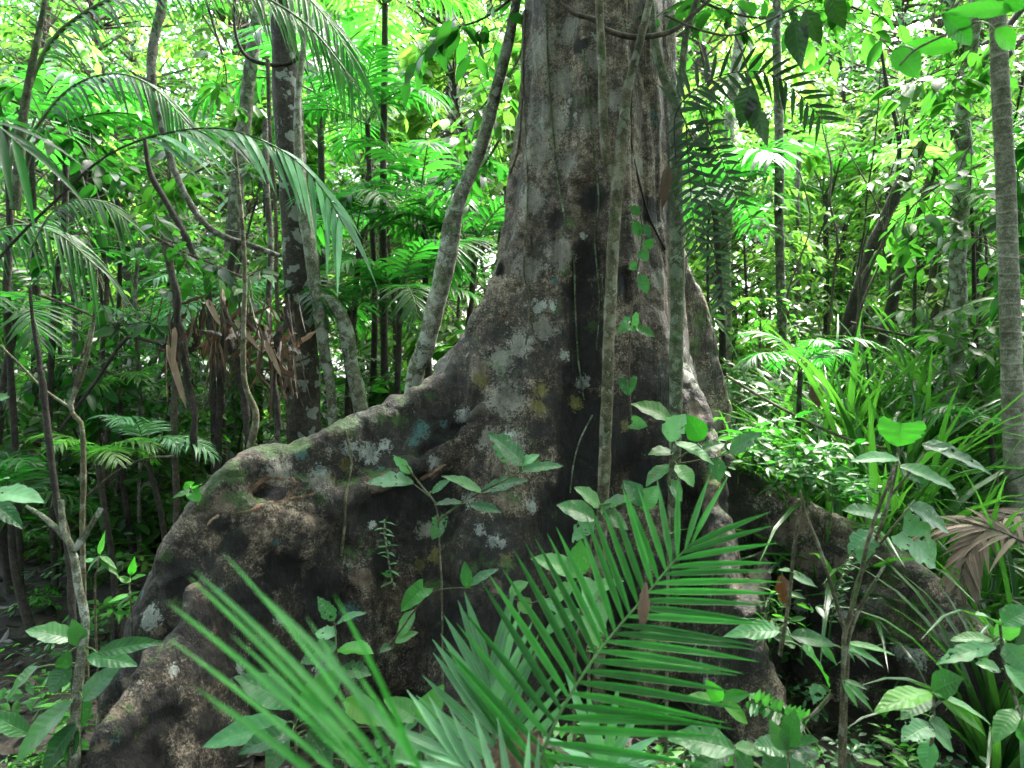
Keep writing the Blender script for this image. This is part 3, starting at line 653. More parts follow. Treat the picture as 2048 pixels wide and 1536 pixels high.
# ------------------------------------------------------------------ slender trees, saplings and vines
RND = np.random.RandomState(77)
def px2m(w, d): return w / F * d
def stem_path(pts, d):
    """pts (px, py[, depth])"""
    return [at(p[0], p[1], p[2] if len(p) > 2 else d) for p in pts]
def grounded(path, r, sink=.12):
    """prolong the first point down to the ground"""
    p = np.array(path[0]); g = gz(p[0], p[1])
    if p[2] > g + .02:
        q = p - (np.array(path[1]) - p) * .0; q = np.array((p[0] + (p[0] - path[1][0]) * .15, p[1], g - sink))
        return [q] + list(path), [r[0] * 1.2] + list(r)
    return list(path), list(r)
def tree(name, label, cat, d, mat, trunk, w, forks=(), group=None, ground=True, n=40, sides=14, rough=.10, crown=None, wob=0):
    path = stem_path(trunk, d); r = [px2m(x, d) / 2 for x in (w if hasattr(w, '__len__') else [w] * len(trunk))]
    if len(r) != len(path): r = list(np.interp(np.linspace(0, 1, len(path)), np.linspace(0, 1, len(r)), r))
    if ground: path, r = grounded(path, r)
    b = path[0]; root = thing(name, label, cat, b, group)
    mb = MB(); tube(mb, path, r, n, sides, rough, int(trunk[0][0]), wob=wob); mb.build('trunk' if cat in ('tree', 'palm') else 'stem', M[mat], root)
    for pts, fw in forks:
        p2 = stem_path(pts, d); r2 = list(np.interp(np.linspace(0, 1, len(p2)), np.linspace(0, 1, len(fw)), [px2m(x, d) / 2 for x in fw]))
        mb = MB(); tube(mb, p2, r2, 22, 8, rough, int(pts[0][0]) + 3); mb.build('branch', M[mat], root)
    return root, path
T1, _ = tree('lichen_tree', 'dark straight trunk blotched with white lichen, left of the giant tree', 'tree', 5.6, 'lichen_bark', [(612, 885), (606, 700), (598, 560), (590, 430), (578, 250), (570, 100), (562, -10), (540, -500), (535, -900)], [64, 60, 58, 56, 54, 50, 47, 36, 28], n=60)
tree('slender_tree', 'pale slim tree with a bent side stem, close beside the lichen-blotched trunk', 'tree', 5.2, 'pale_bark', [(664, 815), (648, 700), (636, 610), (622, 510), (611, 430), (598, 330), (596, 200), (610, 60), (615, -60)], [18, 22, 24, 26, 26, 18, 14, 12, 10], [([(727, 850), (715, 780), (703, 730), (692, 660), (672, 612), (638, 588)], [26, 30, 30, 30, 24, 14])])
tree('slender_tree', 'leaning pale trunk with a broken knot, rising from the left buttress ridge', 'tree', 4.35, 'pale_bark', [(826, 800), (850, 700), (872, 610), (893, 520), (906, 440), (920, 395), (960, 300), (990, 190), (1015, 90), (1034, -10), (1050, -160)], [36, 36, 38, 38, 36, 28, 25, 23, 21, 19, 16], [([(897, 470), (902, 440), (904, 418)], [30, 28, 22])], n=60)
tree('slender_tree', 'forked olive sapling standing right against the front of the giant trunk', 'tree', 3.30, 'olive_bark', [(1200, 1120), (1206, 1000), (1211, 870), (1217, 700), (1223, 560), (1231, 420), (1238, 330), (1248, 240), (1256, 175), (1276, 100), (1302, -10), (1330, -140)], [24, 24, 24, 24, 24, 23, 24, 20, 18, 16, 14, 11], [([(1235, 375), (1216, 330), (1207, 240), (1203, 110), (1198, -10), (1190, -150)], [16, 19, 18, 17, 15, 12])], n=60)
tree('slender_tree', 'green-filmed slim trunk forking high up, in front of the giant tree\'s right flank', 'tree', 3.55, 'mossy_bark', [(1348, 1010), (1351, 840), (1353, 700), (1355, 560), (1353, 420), (1352, 300), (1350, 205), (1326, 150), (1309, 80), (1300, -10), (1290, -150)], [24, 26, 27, 27, 26, 25, 24, 18, 16, 15, 12], [([(1351, 215), (1364, 150), (1372, 70), (1396, -10), (1420, -140)], [16, 14, 13, 12, 9])], n=60)
tree('slender_tree', 'grey mottled upright tree just left of the ringed palm trunk', 'tree', 5.3, 'pale_bark', [(1904, 800), (1912, 700), (1919, 620), (1916, 540), (1920, 430), (1929, 330), (1925, 240), (1938, 120), (1948, 40), (1956, -40), (1975, -300)], [32, 32, 31, 31, 30, 29, 28, 27, 26, 25, 18], n=60, rough=.14)
T7, p7 = tree('ringed_palm', 'thick ringed palm trunk with pale leaf scars at right edge', 'palm', 4.0, 'ringed', [(2036, 1070), (2029, 900), (2022, 700), (2016, 500), (2008, 300), (2000, 150), (1994, -10), (1985, -300), (1980, -520)], [42, 39, 37, 35, 33, 31, 28, 25, 22], n=70, sides=20, rough=.04)
tree('slender_tree', 'thicker of two dark slanting trunks, entwined by a vine, right background', 'tree', 6.5, 'dark_bark', [(1688, 700), (1700, 640), (1730, 540), (1755, 470), (1790, 390), (1830, 310), (1880, 240), (1940, 160), (2015, 55), (2100, -60)], [26, 26, 25, 24, 22, 20, 18, 16, 14, 12], [([(1798, 372), (1797, 270), (1776, 185), (1762, 100)], [10, 9, 8, 6])], rough=.2)
tree('slender_tree', 'thinner and right one of two dark slanting trunks in right background', 'tree', 6.8, 'dark_bark', [(1762, 700), (1776, 640), (1806, 530), (1836, 440), (1863, 350), (1900, 270), (1955, 185), (2060, 60)], [20, 20, 19, 18, 16, 14, 12, 10], rough=.2)
tree('woody_vine', 'thin bark vine winding up beside the thicker dark slanting trunk', 'vine', 6.35, 'twig', [(1680, 705), (1715, 640), (1722, 560), (1768, 480), (1782, 385), (1842, 318), (1868, 230), (1950, 170)], [6, 6, 6, 6, 5, 5, 5, 5], rough=.1)
tree('slender_tree', 'straight thin grey pole trunk standing clear between palm fronds at right', 'tree', 7.0, 'grey_bark', [(1564, 700), (1561, 560), (1558, 420), (1559, 300), (1556, 180), (1553, 80), (1554, -30), (1560, -300)], [18, 18, 18, 18, 17, 17, 16, 14])
tree('slender_tree', 'pale smooth bole half hidden behind dark drooping pinnate fronds', 'tree', 8.0, 'pale_bark', [(1452, 640), (1450, 520), (1454, 420), (1456, 320), (1463, 200), (1479, 80), (1492, -30), (1510, -260)], [22, 22, 22, 22, 21, 20, 19, 15])
tree('slender_tree', 'pinkish grey trunk in left background, behind the arching pale palm frond', 'tree', 7.6, 'grey_bark', [(462, 640), (465, 520), (470, 420), (482, 300), (496, 180), (511, 60), (522, -30), (540, -300)], [34, 32, 30, 28, 26, 25, 24, 18])
tree('slender_tree', 'pale hazy trunk directly right of the lichen-blotched trunk top', 'tree', 9.5, 'pale_bark', [(640, 640), (634, 420), (628, 250), (624, 120), (620, -20), (615, -260)], [26, 26, 25, 24, 22, 16])
tree('slender_tree', 'pale trunk glimpsed through leaves between leaning trunk and giant bole', 'tree', 10.5, 'pale_bark', [(905, 640), (908, 420), (912, 250), (905, 120), (900, -20), (900, -200)], [24, 24, 24, 22, 20, 16])
tree('woody_vine', 'pale and dark twisting liana sagging through the arching palm frond at left', 'vine', 4.8, 'grey_bark', [(560, 512), (500, 490), (440, 470), (395, 430), (352, 350), (329, 272), (312, 210), (303, 150), (306, 90), (320, 30), (330, -40)], [9, 11, 12, 12, 13, 15, 18, 19, 18, 17, 16], ground=False, rough=.2)
tree('woody_vine', 'dark diagonal liana below the arching palm frond, left background', 'vine', 5.0, 'dark_bark', [(420, 620), (395, 530), (372, 475), (330, 400), (300, 345), (290, 280)], [12, 12, 13, 12, 11, 8])
tree('woody_vine', 'looping dark vine hooked round the lichen-blotched trunk near its top', 'vine', 5.5, 'dark_bark', [(470, -20), (470, 60), (490, 110), (530, 128), (575, 128), (600, 110), (604, 90)], [6, 6, 7, 8, 8, 7, 5], ground=False, rough=.1)
tree('sapling', 'thin tan stem with a kinked foot on the left buttress', 'sapling', 3.75, 'olive_bark', [(500, 896), (512, 830), (489, 762), (487, 650), (490, 560), (486, 470), (478, 380), (470, 300)], [16, 13, 11, 10, 9, 9, 8, 6], ground=False)
tree('sapling', 'speckled dark-barked sapling with bare forked top in the left foreground', 'sapling', 2.75, 'dark_bark', [(140, 1130), (118, 1020), (100, 900), (84, 760), (66, 640), (60, 575)], [14, 14, 13, 12, 8, 5], rough=.25)
tree('sapling', 'yellow-green wiry sapling with V-shaped branching beside dry palm litter', 'sapling', 3.3, 'olive_bark', [(165, 1090), (167, 960), (163, 850), (140, 815), (166, 745), (185, 660), (190, 600), (194, 540)], [10, 10, 9, 9, 8, 6, 5, 4], [([(140, 815), (90, 780), (40, 730), (0, 690)], [6, 5, 5, 4]), ([(140, 812), (150, 770), (168, 700), (200, 610)], [6, 5, 4, 3])])
for i, (pts, d, w, lab) in enumerate([
    ([(104, 1000), (98, 850), (104, 700), (112, 560), (128, 470), (132, 330)], 4.6, 12, 'dark thin pole stem directly behind the bare speckled sapling'),
    ([(165, 900), (152, 760), (150, 640), (142, 520), (146, 420)], 5.2, 11, 'dark thin stem crossing the wiry yellow-green sapling from behind'),
    ([(208, 980), (215, 830), (205, 700), (214, 560), (196, 460)], 4.9, 9, 'thin brown stem just right of the wiry yellow-green sapling'),
    ([(236, 800), (232, 690), (240, 560), (236, 400)], 5.6, 9, 'straight thin stem in front of the lit lime palm frond'),
    ([(278, 1010), (282, 860), (276, 720), (270, 600), (280, 480)], 5.0, 8, 'slim straight stem midway between wiry sapling and dry palm litter'),
    ([(352, 960), (348, 830), (356, 700), (350, 590), (330, 480)], 4.7, 14, 'crooked dark stem at the left end of the dry palm litter'),
    ([(436, 930), (440, 800), (446, 700), (452, 600), (470, 480)], 4.8, 15, 'dark stout stem rising through the middle of the dry palm litter'),
    ([(556, 880), (545, 740), (537, 620), (542, 500), (534, 380), (530, 240)], 4.9, 12, 'dark stem immediately left of the lichen-blotched trunk'),
    ([(575, 800), (560, 690), (553, 560), (552, 430), (540, 260), (535, 120)], 5.1, 8, 'hair-thin dark stem hugging the left side of the lichen-blotched trunk'),
    ([(30, 900), (22, 760), (14, 600), (20, 420), (12, 250)], 4.4, 13, 'dark stem at the extreme left edge of the photo'),
    ([(1590, 640), (1600, 520), (1594, 400), (1600, 280)], 9.0, 9, 'faint thin stem right behind the straight grey pole trunk'),
    ([(1870, 650), (1866, 540), (1872, 420), (1868, 330)], 8.0, 14, 'pale short stem seen between slanting trunks and grey mottled tree'),
    ([(1830, 520), (1815, 420), (1822, 320), (1812, 240)], 7.4, 7, 'wiry dark stem between the two slanting trunks and the pale short stem')]):
    tree('thin_stem_tree', lab, 'tree', d, ['dark_bark', 'grey_bark', 'twig'][i % 3], pts, w, rough=.2, n=26, sides=8, group='thin stems of the understory')
tree('fallen_stick', 'bare fallen stick slanting over the ground behind the left buttress', 'stick', 4.0, 'twig', [(165, 1000), (230, 945), (290, 918), (350, 912)], 5, ground=False)
tree('fallen_stick', 'dark fallen branch leaning diagonally left of the dry palm litter', 'stick', 4.3, 'dark_bark', [(120, 860), (190, 765), (245, 685), (270, 676), (330, 690)], 7, ground=False)
tree('fallen_stick', 'long yellow-green cane sloping across the strap leaves at right', 'stick', 4.2, 'olive_bark', [(1452, 752), (1560, 815), (1680, 872), (1780, 900)], 6, ground=False)
tree('fallen_stick', 'thin dead branch lying level in right background near slanting trunks', 'stick', 6.0, 'twig', [(1700, 645), (1770, 662), (1880, 684)], 6, ground=False)

# ---- overhead vines and lianas on the giant tree
def surf_vine(name, label, pts, w, mat, d0=3.3):
    P = []
    for (x, y) in pts:
        s, n = surf(x, y, px2m(w, 3.6) * .35)
        P.append(s if s is not None else at(x, y, d0))
    P = np.array(P); root = thing(name, label, 'vine', P[-1])
    mb = MB(); tube(mb, P, px2m(w, 3.6) / 2, 60, 6, .15, int(pts[0][0])); mb.build('stem', M[mat], root)
    return root
surf_vine('climbing_vine', 'thin dark vine running down the middle left of the giant bole', [(1093, 10), (1096, 120), (1102, 220), (1112, 330), (1130, 440), (1146, 520), (1150, 620), (1156, 720), (1168, 800)], 4.5, 'mossy_bark')
surf_vine('climbing_vine', 'thin green vine down the giant bole left of the forked olive sapling', [(1166, 100), (1178, 200), (1188, 300), (1198, 400), (1190, 480), (1200, 600), (1194, 700)], 4, 'mossy_bark')
surf_vine('climbing_vine', 'tan hair-thin root hanging down the left part of the giant bole', [(1046, 150), (1052, 260), (1055, 400), (1048, 540), (1060, 600), (1052, 690)], 4, 'olive_bark')
surf_vine('climbing_vine', 'dark vine clinging to the left edge of the giant bole', [(1052, 20), (1048, 100), (1046, 200), (1036, 300), (1020, 350)], 5, 'olive_bark')
surf_vine('climbing_vine', 'dark vine slanting down the giant bole right of the forked olive sapling', [(1262, 180), (1262, 280), (1276, 360), (1300, 440), (1330, 500)], 5, 'dark_bark')
surf_vine('climbing_vine', 'pale thin root crossing the dark recess at the giant tree base', [(1185, 830), (1160, 880), (1146, 930), (1140, 985)], 4, 'pale_bark')
tree('woody_vine', 'smooth brown vine looping across the giant bole at the top edge', 'vine', 3.4, 'twig', [(1120, 5), (1150, 28), (1185, 38), (1210, 58), (1250, 72), (1290, 74), (1345, 62), (1385, 30), (1440, -20)], [6, 9, 10, 10, 11, 11, 9, 8, 7], ground=False, rough=.05)
surf_vine('climbing_vine', 'hair-thin twig vine hanging from the left buttress beside the rotted hollow', [(690, 862), (702, 915), (698, 960), (690, 1000), (688, 1050), (682, 1112)], 6, 'olive_bark')

# ------------------------------------------------------------------ palm fronds
def make_frond(root, path, n, L, W, mat, rmat='green_stem', **kw):
    mb, rb = MB(), MB()
    frond(mb, path, n, L, W, rmb=rb, **kw)
    o = mb.build('frond', M[mat], root); r = rb.build('midrib', M[rmat], root)
    # midrib rides under its frond
    r.parent = o
    return o
def cam_n(p): return nrmz(np.array((0, 0, CAM_H)) - np.asarray(p))
# foreground palm, the big sharp frond
base = at(1050, 1640, 1.55)
fp = thing('young_palm', 'bright green palm frond fanned out sharp in front of the giant tree', 'palm', (base[0], base[1], gz(base[0], base[1])))
path = stem_path([(1010, 1760, 1.5), (1045, 1600, 1.52), (1074, 1536, 1.54), (1115, 1436, 1.58), (1171, 1342, 1.64), (1220, 1275, 1.70), (1287, 1196, 1.77), (1345, 1126, 1.84), (1388, 1082, 1.88)], 0)
nfp = nrmz(cam_n(path[4]) + np.array((0, .0, .55)))
make_frond(fp, path, 25, lambda t: .40 * (1 - .36 * t ** 2.5) * (1 - .3 * np.clip((.40 - t) / .3, 0, 1)), .0100, 'frond_near', a0=80, a1=(lambda q: 44 - 34 * max(0, (q - .88) / .12)), normal=nfp, droop=.03, seed=3, nu=8, start=.22, lift=.10, rach_r=.0055, jit=.04, fold=.95, twist=.35)
# second, paler frond behind it
p2 = stem_path([(1000, 1640, 1.74), (994, 1536, 1.76), (986, 1450, 1.79), (980, 1390, 1.82), (978, 1335, 1.84)], 0)
base = p2[0]; fq = thing('young_palm', 'small pale palm frond like an open fan behind the big frond', 'palm', (base[0], base[1], gz(base[0], base[1])))
make_frond(fq, p2, 9, lambda t: .31 * (1 - .2 * t), .0150, 'frond_pale', a0=56, a1=14, normal=nrmz(cam_n(p2[2]) + np.array((.1, 0, .75))), droop=.03, seed=8, nu=7, start=.25, lift=.05, rach_r=.004, fold=.4)
# out-of-focus frond close to the lens: separate soft leaflets sweeping up to the left
fr = thing('young_palm', 'blurred bright frond close to the camera, leaflets sweeping up to the left', 'palm', (*at(900, 1700, .74)[:2], gz(*at(900, 1700, .74)[:2])))
mb = MB()
for k, (tx, ty, bx, by, w, cu) in enumerate([(372, 1186, 720, 1545, 19, .12), (424, 1138, 742, 1540, 22, .13), (476, 1098, 700, 1420, 14, .10), (450, 1128, 775, 1545, 26, .13), (536, 1146, 850, 1550, 28, .12), (366, 1258, 705, 1580, 17, .12), (420, 1366, 690, 1600, 18, .10), (704, 1192, 842, 1560, 22, .08), (640, 1230, 800, 1560, 18, .10),
                                              (450, 1392, 730, 1640, 16, .10), (560, 1330, 790, 1600, 20, .10), (500, 1260, 745, 1560, 16, .12), (730, 1330, 880, 1620, 20, .08)]):
    a, b = at(bx, by, .76 + .015 * (k % 4)), at(tx, ty, .70 + .02 * (k % 3)); L = np.linalg.norm(b - a)
    leaves(mb, [a], [b - a], [(.65, -.45, .6)], L * 1.01, px2m(w, .74) * .38, leaf_template('strap', 12, 3, .45, cu, seed=k), [.35 + .5 * RND.rand()])
fro = mb.build('frond', M['frond_near'], fr)
mb = MB(); tube(mb, stem_path([(1010, 1850, .78), (900, 1700, .77), (840, 1620, .77), (770, 1580, .765), (700, 1570, .76)], 0), [.004, .0035, .003, .0025, .001], 24, 6); mo = mb.build('midrib', M['green_stem'], fr); mo.parent = fro
p4 = stem_path([(1120, 1800, 1.45), (1040, 1650, 1.45), (960, 1560, 1.45), (890, 1500, 1.46)], 0)
base = p4[0]; fs = thing('young_palm', 'low pale frond spreading left from beneath the big sharp frond', 'palm', (base[0], base[1], gz(base[0], base[1])))
make_frond(fs, p4, 9, lambda t: .24 * (1 - .25 * t), .012, 'frond_pale', a0=58, a1=8, normal=nrmz(cam_n(p4[2]) + np.array((0, 0, .9))), droop=.05, seed=15, nu=7, start=.1, lift=.05, rach_r=.004, fold=.4, jit=.07)
# arching fronds top left
def arch(name, label, pts, d, n, L, W, mat, dbase=None, **kw):
    P = stem_path(pts, d); root = thing(name, label, 'palm frond', P[0])
    kw.setdefault('normal', (0.1, -.55, 1)); kw.setdefault('lift', -.1); kw.setdefault('droop', .75); kw.setdefault('nu', 7)
    make_frond(root, P, n, L, W, mat, **kw); return root
arch('arching_frond', 'long arching palm frond with silvery hanging leaflets, left of the lichen-blotched trunk', [(-40, 560, 2.5), (40, 470, 2.5), (120, 393, 2.5), (181, 335, 2.52), (239, 297, 2.55), (308, 272, 2.6), (376, 259, 2.65), (430, 256, 2.7), (490, 268, 2.72), (547, 292, 2.74), (598, 326, 2.75), (650, 385, 2.76), (690, 455, 2.76)], 0, 17, lambda t: .25 * (1 - .2 * t), .0145, 'frond_pale', rmat='dark_bark', start=.46, a0=62, a1=26, seed=21, rach_r=.0055, droop=.5, fold=.25, lift=-.3, jit=.04)
arch('arching_frond', 'long frond across the top left corner with leaflets hanging like a comb', [(20, 330, 3.1), (60, 170, 3.1), (105, 80, 3.1), (160, 32, 3.1), (230, -5, 3.1), (330, -35, 3.1), (430, -40, 3.1), (530, -5, 3.1), (620, 55, 3.1), (690, 140, 3.1)], 0, 46, lambda t: .28 * (1 - .3 * t), .009, 'frond_mid', start=.22, a0=60, a1=22, seed=22, rach_r=.012, droop=.75)
arch('arching_frond', 'green frond curving over in front of the twisting liana at left', [(40, 300, 3.4), (110, 205, 3.4), (160, 165, 3.4), (215, 148, 3.4), (270, 155, 3.4), (325, 190, 3.4), (370, 245, 3.4)], 0, 26, lambda t: .27 * (1 - .3 * t), .009, 'frond_mid', start=.2, a0=62, a1=25, seed=23, rach_r=.008)
arch('arching_frond', 'small fine-leaved frond under the arching silver frond near the left edge', [(60, 500, 2.8), (100, 430, 2.8), (150, 400, 2.8), (205, 405, 2.8), (255, 440, 2.8)], 0, 24, lambda t: .20 * (1 - .3 * t), .005, 'frond_mid', start=.2, a0=55, a1=25, seed=24, rach_r=.004)
arch('arching_frond', 'grey-green wide leaflets drooping diagonally from beyond the left edge', [(-140, 250, 1.9), (-70, 235, 1.9), (-10, 250, 1.9), (40, 290, 1.9)], 0, 5, lambda t: .25 * (1 - .15 * t), .013, 'frond_mid', start=.1, a0=60, a1=20, seed=26, rach_r=.006, droop=.45)
arch('arching_frond', 'frond arching over the left edge at mid height above dark stems', [(-120, 560, 3.2), (-40, 480, 3.2), (40, 450, 3.2), (120, 470, 3.2), (190, 530, 3.2)], 0, 20, lambda t: .28 * (1 - .25 * t), .009, 'frond_mid', start=.15, a0=60, a1=25, seed=27, rach_r=.006)
arch('arching_frond', 'second frond of the top left corner, fanning right above the lichen trunk', [(330, -130, 3.6), (430, -110, 3.6), (520, -80, 3.6), (600, -20, 3.6), (670, 60, 3.6), (715, 150, 3.6)], 0, 30, lambda t: .36 * (1 - .3 * t), .010, 'frond_mid', start=.1, a0=55, a1=20, seed=28, rach_r=.007, droop=.55)
arch('palm_stalk', 'stout grey-green leaf stalk slanting through the top left corner', [(30, 420, 3.0), (45, 250, 3.0), (62, 140, 3.0), (85, 30, 3.0), (100, -60, 3.0)], 0, 3, lambda t: .3, .012, 'frond_mid', rmat='mossy_bark', start=.9, a0=40, a1=30, seed=29, rach_r=.022)
# climbing palm with dark pinnate leaves right of the bole
cb = at(1350, 330, 3.45); cp = thing('climbing_palm', 'climbing plant with dark narrow leaflets arching right of the giant bole', 'climber', cb)
for pts, n, L, kw in [
    ([(1352, 330), (1350, 235), (1380, 188), (1430, 156), (1490, 142), (1550, 152), (1600, 190), (1645, 240)], 20, .17, dict(start=.22, a0=70, a1=40)),
    ([(1358, 215), (1385, 280), (1403, 339), (1418, 400), (1430, 455)], 13, .11, dict(start=.1, a0=80, a1=55)),
    ([(1395, 210), (1419, 266), (1440, 310), (1455, 350), (1478, 408)], 11, .105, dict(start=.15, a0=78, a1=50)),
    ([(1372, 250), (1378, 340), (1385, 420), (1396, 500)], 12, .12, dict(start=.1, a0=75, a1=50)),
    ([(1405, 450), (1428, 505), (1440, 560), (1448, 610)], 9, .10, dict(start=.05, a0=75, a1=50))]:
    P = stem_path(pts, 3.4)
    make_frond(cp, P, n, lambda t, L=L: L * (1 - .25 * t), .0115, 'frond_dark', rmat='dark_bark', normal=nrmz(cam_n(P[2]) + RND.uniform(-.12, .12, 3)), droop=.08, seed=int(pts[0][0] + pts[-1][1]), nu=4, lift=.05, rach_r=.004, fold=.3, **kw)

# ------------------------------------------------------------------ dead palm litter standing at left
dl = thing('dead_palm', 'tangle of brown dead palm leaves hanging between thin stems, left midground', 'dead palm', (*at(440, 900, 4.3)[:2], gz(*at(440, 900, 4.3)[:2])))
for k, pts in enumerate([[(395, 930), (385, 800), (372, 700), (360, 620), (340, 540)], [(500, 900), (488, 800), (470, 700), (455, 620)], [(560, 860), (545, 760), (560, 690), (575, 610)]]):
    mb = MB(); tube(mb, stem_path(pts, 4.3), [.018, .022, .026, .02, .012][:len(pts)], 24, 8, .4, k, wob=.03); mb.build('stem', M['dark_bark'], dl)
r = np.random.RandomState(4)
for k in range(80):
    x = r.uniform(335, 590); y = 600 + 110 * r.rand() + (40 if x > 500 else 0); p = at(x, y, 4.3 + r.uniform(-.25, .25))
    L = r.uniform(.08, .25); dr = np.array((r.uniform(-.7, .7), r.uniform(-.5, .3), r.uniform(-1.2, .25)))
    mb = MB(); leaves(mb, [p], [dr], [cam_n(p) + r.uniform(-.6, .6, 3)], L, r.uniform(.008, .03), leaf_template('strap' if k % 4 else 'oval', 9, 5, r.uniform(-1.3, 1.3), r.uniform(-.4, .8), jag=.5, wave=.4, seed=k), [r.rand() ** 1.7])
    mb.build('dead_leaf', M['dry_frond' if k % 5 == 0 else 'dead'], dl)
for k in range(90):
    x = r.uniform(325, 600); p = at(x, 585 + 150 * r.rand() ** 1.5, 4.35 + r.uniform(-.3, .3)); L = r.uniform(.2, .5)
    mb = MB(); leaves(mb, [p], [(r.normal(0, .28), r.normal(0, .2), -1)], [cam_n(p) + r.uniform(-.8, .8, 3)], L, r.uniform(.004, .010), leaf_template('strap', 9, 3, r.uniform(-.8, .8), r.uniform(-.3, .3), jag=.4, wave=.5, seed=k), [r.rand()])
    if k < 18: mb.build('dead_leaf', M['dry_frond' if k % 7 == 0 else 'dead'], dl)
    else: mb.build('dead_strap', M['dead'], dl)
for (bx, by, tx, ty, w) in [(335, 690, 372, 815, 14), (350, 655, 345, 745, 10), (530, 680, 562, 752, 12), (415, 600, 440, 650, 12), (470, 640, 520, 700, 10)]:
    a, b = at(bx, by, 4.1), at(tx, ty, 4.05); mb = MB()
    leaves(mb, [a], [b - a], [cam_n(a)], np.linalg.norm(b - a), px2m(w, 4.1) / 2, leaf_template('strap', 7, 3, .5, .1, wave=.1, seed=int(bx)), [.9]); mb.build('dry_strap', M['dry_frond'], dl)

# ------------------------------------------------------------------ broad-leaved foreground plants, leaf by leaf
def bez(a, b, lift, n=5):
    t = np.linspace(0, 1, n)[:, None]; return a + (b - a) * t + np.array((0, 0, 1)) * lift * 4 * t * (1 - t)
def plant(name, label, d, stems, lvs, mat='leaf_fore', smat='olive_bark', shape='oval', ground=True, jag=.12, up=.62, curl=.22, seed=0, group=None, cat='plant', stem_w=8):
    r = np.random.RandomState(seed + 100); S = []
    paths = []
    for st in stems:
        P = stem_path(st[0], d); w = st[1] if len(st) > 1 else stem_w
        rr = [px2m(w, d) / 2] * len(P); rr = list(np.linspace(rr[0], rr[0] * .6, len(P)))
        if ground and st is stems[0]: P, rr = grounded(P, rr, .04)
        paths.append((P, rr)); S.append(catmull(P, 40))
    base = paths[0][0][0]; root = thing(name, label, cat, base, group)
    for P, rr in paths:
        mb = MB(); tube(mb, P, rr, 24, 8, .12, seed); mb.build('stem', M[smat], root)
    S = np.concatenate(S)
    for k, lv in enumerate(lvs):
        bx, by, tx, ty, w = lv[:5]; o = lv[5] if len(lv) > 5 else {}
        dd = o.get('d', d + r.uniform(-.06, .06)); td = o.get('td', dd - r.uniform(-.02, .08))
        a, b = at(bx, by, dd), at(tx, ty, td); L = np.linalg.norm(b - a)
        n = nrmz(cam_n(a) * (1 - o.get('up', up)) + np.array((0, 0, 1)) * o.get('up', up) + r.uniform(-.18, .18, 3))
        if abs(np.dot(n, nrmz(b - a))) > .85: n = cam_n(a)
        ragged = 'eaten' in o.get('mat', mat)
        mb = MB(); leaves(mb, [a], [b - a], [n], L, px2m(w, dd) / 2, leaf_template(o.get('shape', shape), 14, 7, o.get('fold', .22), o.get('curl', curl), o.get('jag', .35 if ragged else jag), seed * 31 + k, wave=.05), [o.get('tint', r.rand())])
        lo = mb.build('leaf', M[o.get('mat', mat)], root)
        j = np.argmin(np.linalg.norm(S - a, axis=1)); s = S[j]
        if np.linalg.norm(s - a) > .012:
            mb = MB(); tube(mb, bez(s, a, .01), [px2m(stem_w * .45, d) / 2] * 5, 8, 5); po = mb.build('petiole', M['green_stem'], root); po.parent = lo
    return root
plant('broadleaf_seedling', 'low plant with broad glossy pale leaves at bottom left behind the blurred frond', 2.25, [([(600, 1600), (592, 1500), (590, 1425)],)],
      [(572, 1447, 398, 1473, 66), (583, 1412, 485, 1345, 74), (604, 1422, 676, 1348, 66), (621, 1447, 712, 1445, 62), (585, 1466, 478, 1492, 60, dict(tint=.1)), (579, 1471, 525, 1545, 56), (615, 1462, 668, 1530, 54), (600, 1440, 640, 1400, 40)], mat='leaf_fore', shape='oval', seed=1, curl=.2)
plant('broadleaf_sapling', 'pale-barked sapling with dark glossy leaves in the lower left corner', 2.45, [([(150, 1470), (159, 1342), (171, 1244), (157, 1175), (146, 1101), (127, 1065), (122, 1000)], 20), ([(146, 1101), (165, 1078), (202, 1017)], 16), ([(134, 1080), (95, 1040), (52, 1012)], 12)],
      [(145, 1279, 57, 1250, 54), (176, 1314, 268, 1318, 48), (195, 1306, 309, 1272, 40), (166, 1401, 226, 1330, 46), (140, 1304, 112, 1352, 30), (138, 1330, 98, 1384, 44), (75, 1335, -12, 1400, 46), (143, 1405, 0, 1522, 58), (152, 1450, 66, 1548, 52), (160, 1290, 148, 1250, 36), (165, 1380, 172, 1460, 30), (60, 1470, -30, 1420, 44), (158, 1462, 120, 1530, 34)], mat='leaf_gloss', smat='pale_bark', seed=2, up=.5)
plant('chewed_seedling', 'insect-chewed seedling growing in front of the left buttress wall', 2.95, [([(884, 1200), (880, 1110), (876, 1040), (868, 1002), (826, 967)], 4), ([(876, 1040), (915, 1012), (962, 984), (1040, 945)], 6), ([(868, 1002), (846, 975), (826, 950), (812, 930)], 5)],
      [(826, 967, 735, 950, 58), (822, 946, 790, 915, 24), (863, 986, 893, 958, 22), (963, 984, 895, 942, 34), (962, 984, 1047, 948, 40), (1045, 940, 1126, 922, 30), (1048, 930, 990, 862, 58), (871, 1009, 926, 996, 26), (939, 1010, 1002, 1016, 30), (894, 1031, 854, 1074, 44, dict(curl=.4)), (1010, 925, 1000, 860, 40), (1040, 930, 1075, 905, 30)], mat='leaf_eaten', smat='olive_bark', seed=3, up=.55)
